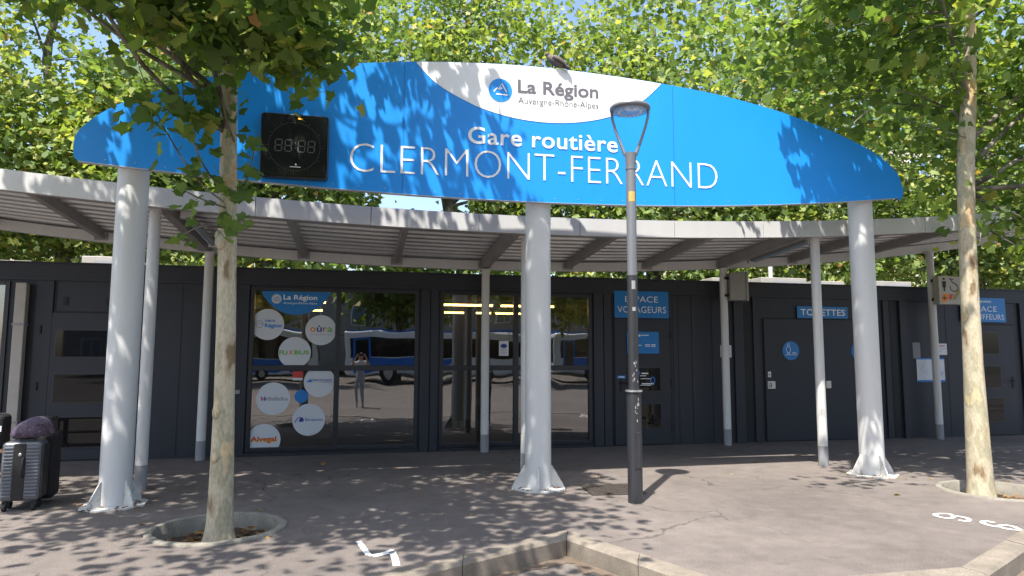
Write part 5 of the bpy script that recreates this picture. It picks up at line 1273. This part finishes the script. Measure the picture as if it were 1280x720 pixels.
# ------------------------------------------------------------------ the forecourt behind the photographer, seen in the panes
def coach(x, y, label, flip=1):
    t = thing('coach', (x, y, -.14), label, 'coach', 'coaches parked across the bus road')
    L, Wd, z0, z1 = 12.0, 2.5, .25, 3.0
    b = MB().box(x, x + L, y - Wd, y, z0, z1).build('body', M['bus_white'], t, bevel=.14, seg=4)
    MB().box(x + .3, x + L - .3, y + .003, y + .02, 1.35, 2.55).build('side_window', M['bus_glass'], t, bevel=.008)
    fx = x if flip > 0 else x + L
    a, c = sorted((fx - flip * .02, fx - flip * .003)); MB().box(a, c, y - Wd + .2, y - .2, 1.1, 2.7).build('windscreen', M['bus_glass'], t)
    mb = MB(); s0 = x + (1.0 if flip > 0 else 5.0)
    mb.prism_xz([(s0, .45), (s0 + 4.5, .45), (s0 + 6.0, 1.30), (s0 + .4, 1.30)], y + .022, y + .004); mb.box(x + .15, x + L - .15, y - Wd + .2, y - .2, 3.003, 3.10)
    mb.build('blue_panel', M['bus_blue'], t)
    a = x + (.45 if flip > 0 else L - 1.75)
    d = MB().box(a, a + 1.0, y + .022, y + .035, .42, 2.52).build('door', M['bus_blue'], t, bevel=.006)
    MB().box(a + .12, a + .88, y + .037, y + .042, .8, 2.4).build('pane', M['bus_glass'], d)
    for wx in (2.6, 8.6):
        w = MB().lathe((x + wx, y - .05, .36), [(.48, -.01), (.5, .02), (.5, .06), (.46, .09)], 28, 'y'); w.v = [(p[0], 2 * (y - .05) - p[1], p[2]) for p in w.v]; w = w.build('wheel', M['rubber'], t)
        r_ = MB().lathe((x + wx, y + .045, .36), [(.27, -.005), (.27, -.012)], 20, 'y').build('rim', M['chrome'], w)
    for k in (0, 1):
        MB().ball((fx - flip * .01, y - .35 - k * 1.8, .75), (.03, .14, .10)).build('headlight', M['frame_far'], t)
    bx = x + L if flip > 0 else x
    for k in (0, 1): MB().box(bx - .015, bx + .015, y - .40 - k * 1.85, y - .25 - k * 1.85, .8, 1.2).build('tail_light', M['lamp_red'], t)
    MB().tube([(fx, y - .1, 2.75), (fx - flip * .35, y + .1, 2.7), (fx - flip * .35, y + .1, 2.35)], [.03, .05, .07], 8).build('mirror', M['case_dark'], t)
    return t
coach(-.9, -20.5, 'blue and white coach reflected in the right half of the first window', 1)
coach(-14.6, -22.5, 'blue and white coach reflected behind the round stickers', -1)
coach(12.4, -21.2, 'blue and white coach reflected in the right half of the second window', 1)
gr = 'trees across the bus road, seen as reflections'
rl = ['tree across the road reflected behind the stickers', 'tree across the road reflected in the upper left of the first window', 'tree across the road reflected in the right pane of the first window', 'tree across the road reflected in the middle of the second window', 'tree across the road reflected in the right pane of the second window', 'tree across the road reflected right of the glazed hall']
for i, x in enumerate((-13, -6.5, 2.5, 10.5, 18, 26)):
    y = (-26, -18.6, -25.5, -18.2, -26.5, -18.8)[i]
    tree(rl[i], gr, [(x, y, -.2), (x, y, 2.5), (x + .2, y, 5), (x, y, 9.5)], [.25, .2, .16, .04], [((x, y, 8.0), (4.6, 3.0, 4.2)), ((x + .5, y, 5.4), (3.8, 2.4, 1.8))], 330, 18, .36, (M['bark_far'], M['leaf_far']), 200 + i, None, LEAF_S, spread=.7, sides=8, n_limb=6)
block('grey_building', -22, 34, -46, -36, 11, M['facade_g'], 'grey building across the bus road, seen reflected above the coaches', 3, 14, M['facade_g'], -36)

# ------------------------------------------------------------------ the photographer, reflected in the first window
def person():
    t = thing('person', (0, -.46, -.14), 'person in white shirt and grey dungarees holding up a phone, reflected in the window', 'person')
    g = -.14
    J = {'pelvis': (0, -.46, .80, .135, .10), 'waist': (0, -.46, .95, .125, .095), 'chest': (0, -.455, 1.15, .155, .105), 'neckb': (0, -.46, 1.30, .075, .065), 'neck': (0, -.455, 1.36, .052, .052), 'jaw': (0, -.435, 1.42, .062, .07), 'head': (0, -.44, 1.50, .077, .092), 'crown': (0, -.45, 1.575, .055, .065)}
    E_ = [('pelvis', 'waist'), ('waist', 'chest'), ('chest', 'neckb'), ('neckb', 'neck'), ('neck', 'jaw'), ('jaw', 'head'), ('head', 'crown')]
    for s, n_ in ((-1, 'l'), (1, 'r')):
        J['hip' + n_] = (s * .095, -.46, .74, .095, .10); J['knee' + n_] = (s * .105, -.445, .36, .062, .065); J['calf' + n_] = (s * .108, -.465, .22, .056, .06); J['ank' + n_] = (s * .11, -.475, -.05, .038, .042)
        J['ball' + n_] = (s * .115, -.36, -.10, .042, .035); J['toe' + n_] = (s * .12, -.28, -.11, .036, .026)
        E_ += [('pelvis', 'hip' + n_), ('hip' + n_, 'knee' + n_), ('knee' + n_, 'calf' + n_), ('calf' + n_, 'ank' + n_), ('ank' + n_, 'ball' + n_), ('ball' + n_, 'toe' + n_)]
        J['sh' + n_] = (s * .185, -.45, 1.255, .06, .06); J['ua' + n_] = (s * .235, -.40, 1.17, .05, .05); J['el' + n_] = (s * .25, -.31, 1.10, .041, .041); J['fa' + n_] = (s * .20, -.21, 1.27, .038, .036); J['wr' + n_] = (s * .135, -.10, 1.42, .026, .026); J['pal' + n_] = (s * .115, -.075, 1.47, .03, .018)
        E_ += [('chest', 'sh' + n_), ('sh' + n_, 'ua' + n_), ('ua' + n_, 'el' + n_), ('el' + n_, 'fa' + n_), ('fa' + n_, 'wr' + n_), ('wr' + n_, 'pal' + n_)]
        for i, (dx, dz, ln) in enumerate(((.0, .034, .9), (-.004, .018, 1.0), (-.004, .0, .95), (.0, -.016, .8))):
            a = f'f{i}{n_}'
            J[a + '0'] = (s * (.112 + dx), -.055, 1.49 + dz, .0095, .0095); J[a + '1'] = (s * (.098 + dx), -.02 - .0 * ln, 1.497 + dz, .0085, .0085); J[a + '2'] = (s * (.078 + dx), -.014, 1.50 + dz, .0078, .0078)
            E_ += [('pal' + n_, a + '0'), (a + '0', a + '1'), (a + '1', a + '2')]
        J['t0' + n_] = (s * .098, -.075, 1.458, .0105, .0105); J['t1' + n_] = (s * .082, -.062, 1.468, .0095, .0095); J['t2' + n_] = (s * .066, -.056, 1.480, .0085, .0085)
        E_ += [('pal' + n_, 't0' + n_), ('t0' + n_, 't1' + n_), ('t1' + n_, 't2' + n_)]
    names = list(J); me = bpy.data.meshes.new('body'); o_ = Vector((0, -.46, g))
    me.from_pydata([tuple(Vector(J[n_][:3]) - o_) for n_ in names], [(names.index(a), names.index(b)) for a, b in E_], [])
    ob = bpy.data.objects.new('body_tmp', me); COL.objects.link(ob)
    sk = ob.modifiers.new('skin', 'SKIN'); sk.use_smooth_shade = True
    lay = me.skin_vertices[0] if me.skin_vertices else None
    if lay is None:
        bm = bmesh.new(); bm.from_mesh(me); bm.verts.layers.skin.verify(); bm.to_mesh(me); bm.free(); lay = me.skin_vertices[0]
    for i, n_ in enumerate(names):
        lay.data[i].radius = J[n_][3:5]; lay.data[i].use_root = (n_ == 'pelvis')
    sb = ob.modifiers.new('sub', 'SUBSURF'); sb.levels = sb.render_levels = 2
    dg = bpy.context.evaluated_depsgraph_get(); dg.update()
    m2 = bpy.data.meshes.new_from_object(ob.evaluated_get(dg)); bpy.data.objects.remove(ob)
    m2.name = 'body'
    for k in ('skin', 'shirt', 'dungaree', 'shoe', 'hair'): m2.materials.append(M[k])
    for p_ in m2.polygons:
        c = p_.center + o_; p_.use_smooth = True; m_ = 0
        bib = abs(c.x) < .11 and c.y > -.42 and c.z < 1.18
        if c.z < -.045: m_ = 3
        elif c.z < .92 or (bib and c.z > .9): m_ = 2
        elif c.z < 1.315 and (abs(c.x) < .215 or c.y < -.365) and c.y < -.3: m_ = 1
        elif c.z > 1.53 or (c.z > 1.40 and c.y < -.465): m_ = 4
        p_.material_index = m_
    b = link('body', m2, t)
    mb = MB(); mb.tube([(0, -.352, 1.505), (0, -.338, 1.475), (0, -.335, 1.466), (0, -.35, 1.458)], [.008, .012, .015, .009], 8)
    for s in (-1, 1): mb.ball((s * .078, -.445, 1.485), (.012, .022, .032), 10, 6)
    mb.build('nose_and_ears', M['skin'], b)
    mb = MB()
    for s in (-1, 1): mb.ball((s * .030, -.356, 1.506), (.012, .008, .008), 8, 6)
    mb.build('eye', M['case_dark'], b)
    MB().tube([(-.022, -.357, 1.432), (0, -.351, 1.430), (.022, -.357, 1.432)], [.003, .006, .003], 8).build('mouth', M['red'], b)
    return t
person()
t = thing('phone', (0, -.035, 1.5), 'dark phone held up in both hands, seen reflected in the window', 'phone')
MB().box(-.078, .078, -.043, -.035, 1.463, 1.537).build('case', M['case_dark'], t, bevel=.003)
mb = MB()
for dx in (.028, .052): mb.lathe((dx, -.0345, 1.518), [(.009, .0005), (.009, .002)], 16, 'y')
mb.v = [(x, 2 * -.0345 - y, z) for x, y, z in mb.v]; mb.build('camera_lens', M['bus_glass'], t)
MB().box(-.074, .074, -.0445, -.0435, 1.467, 1.533).build('screen', M['clock_face'], t)
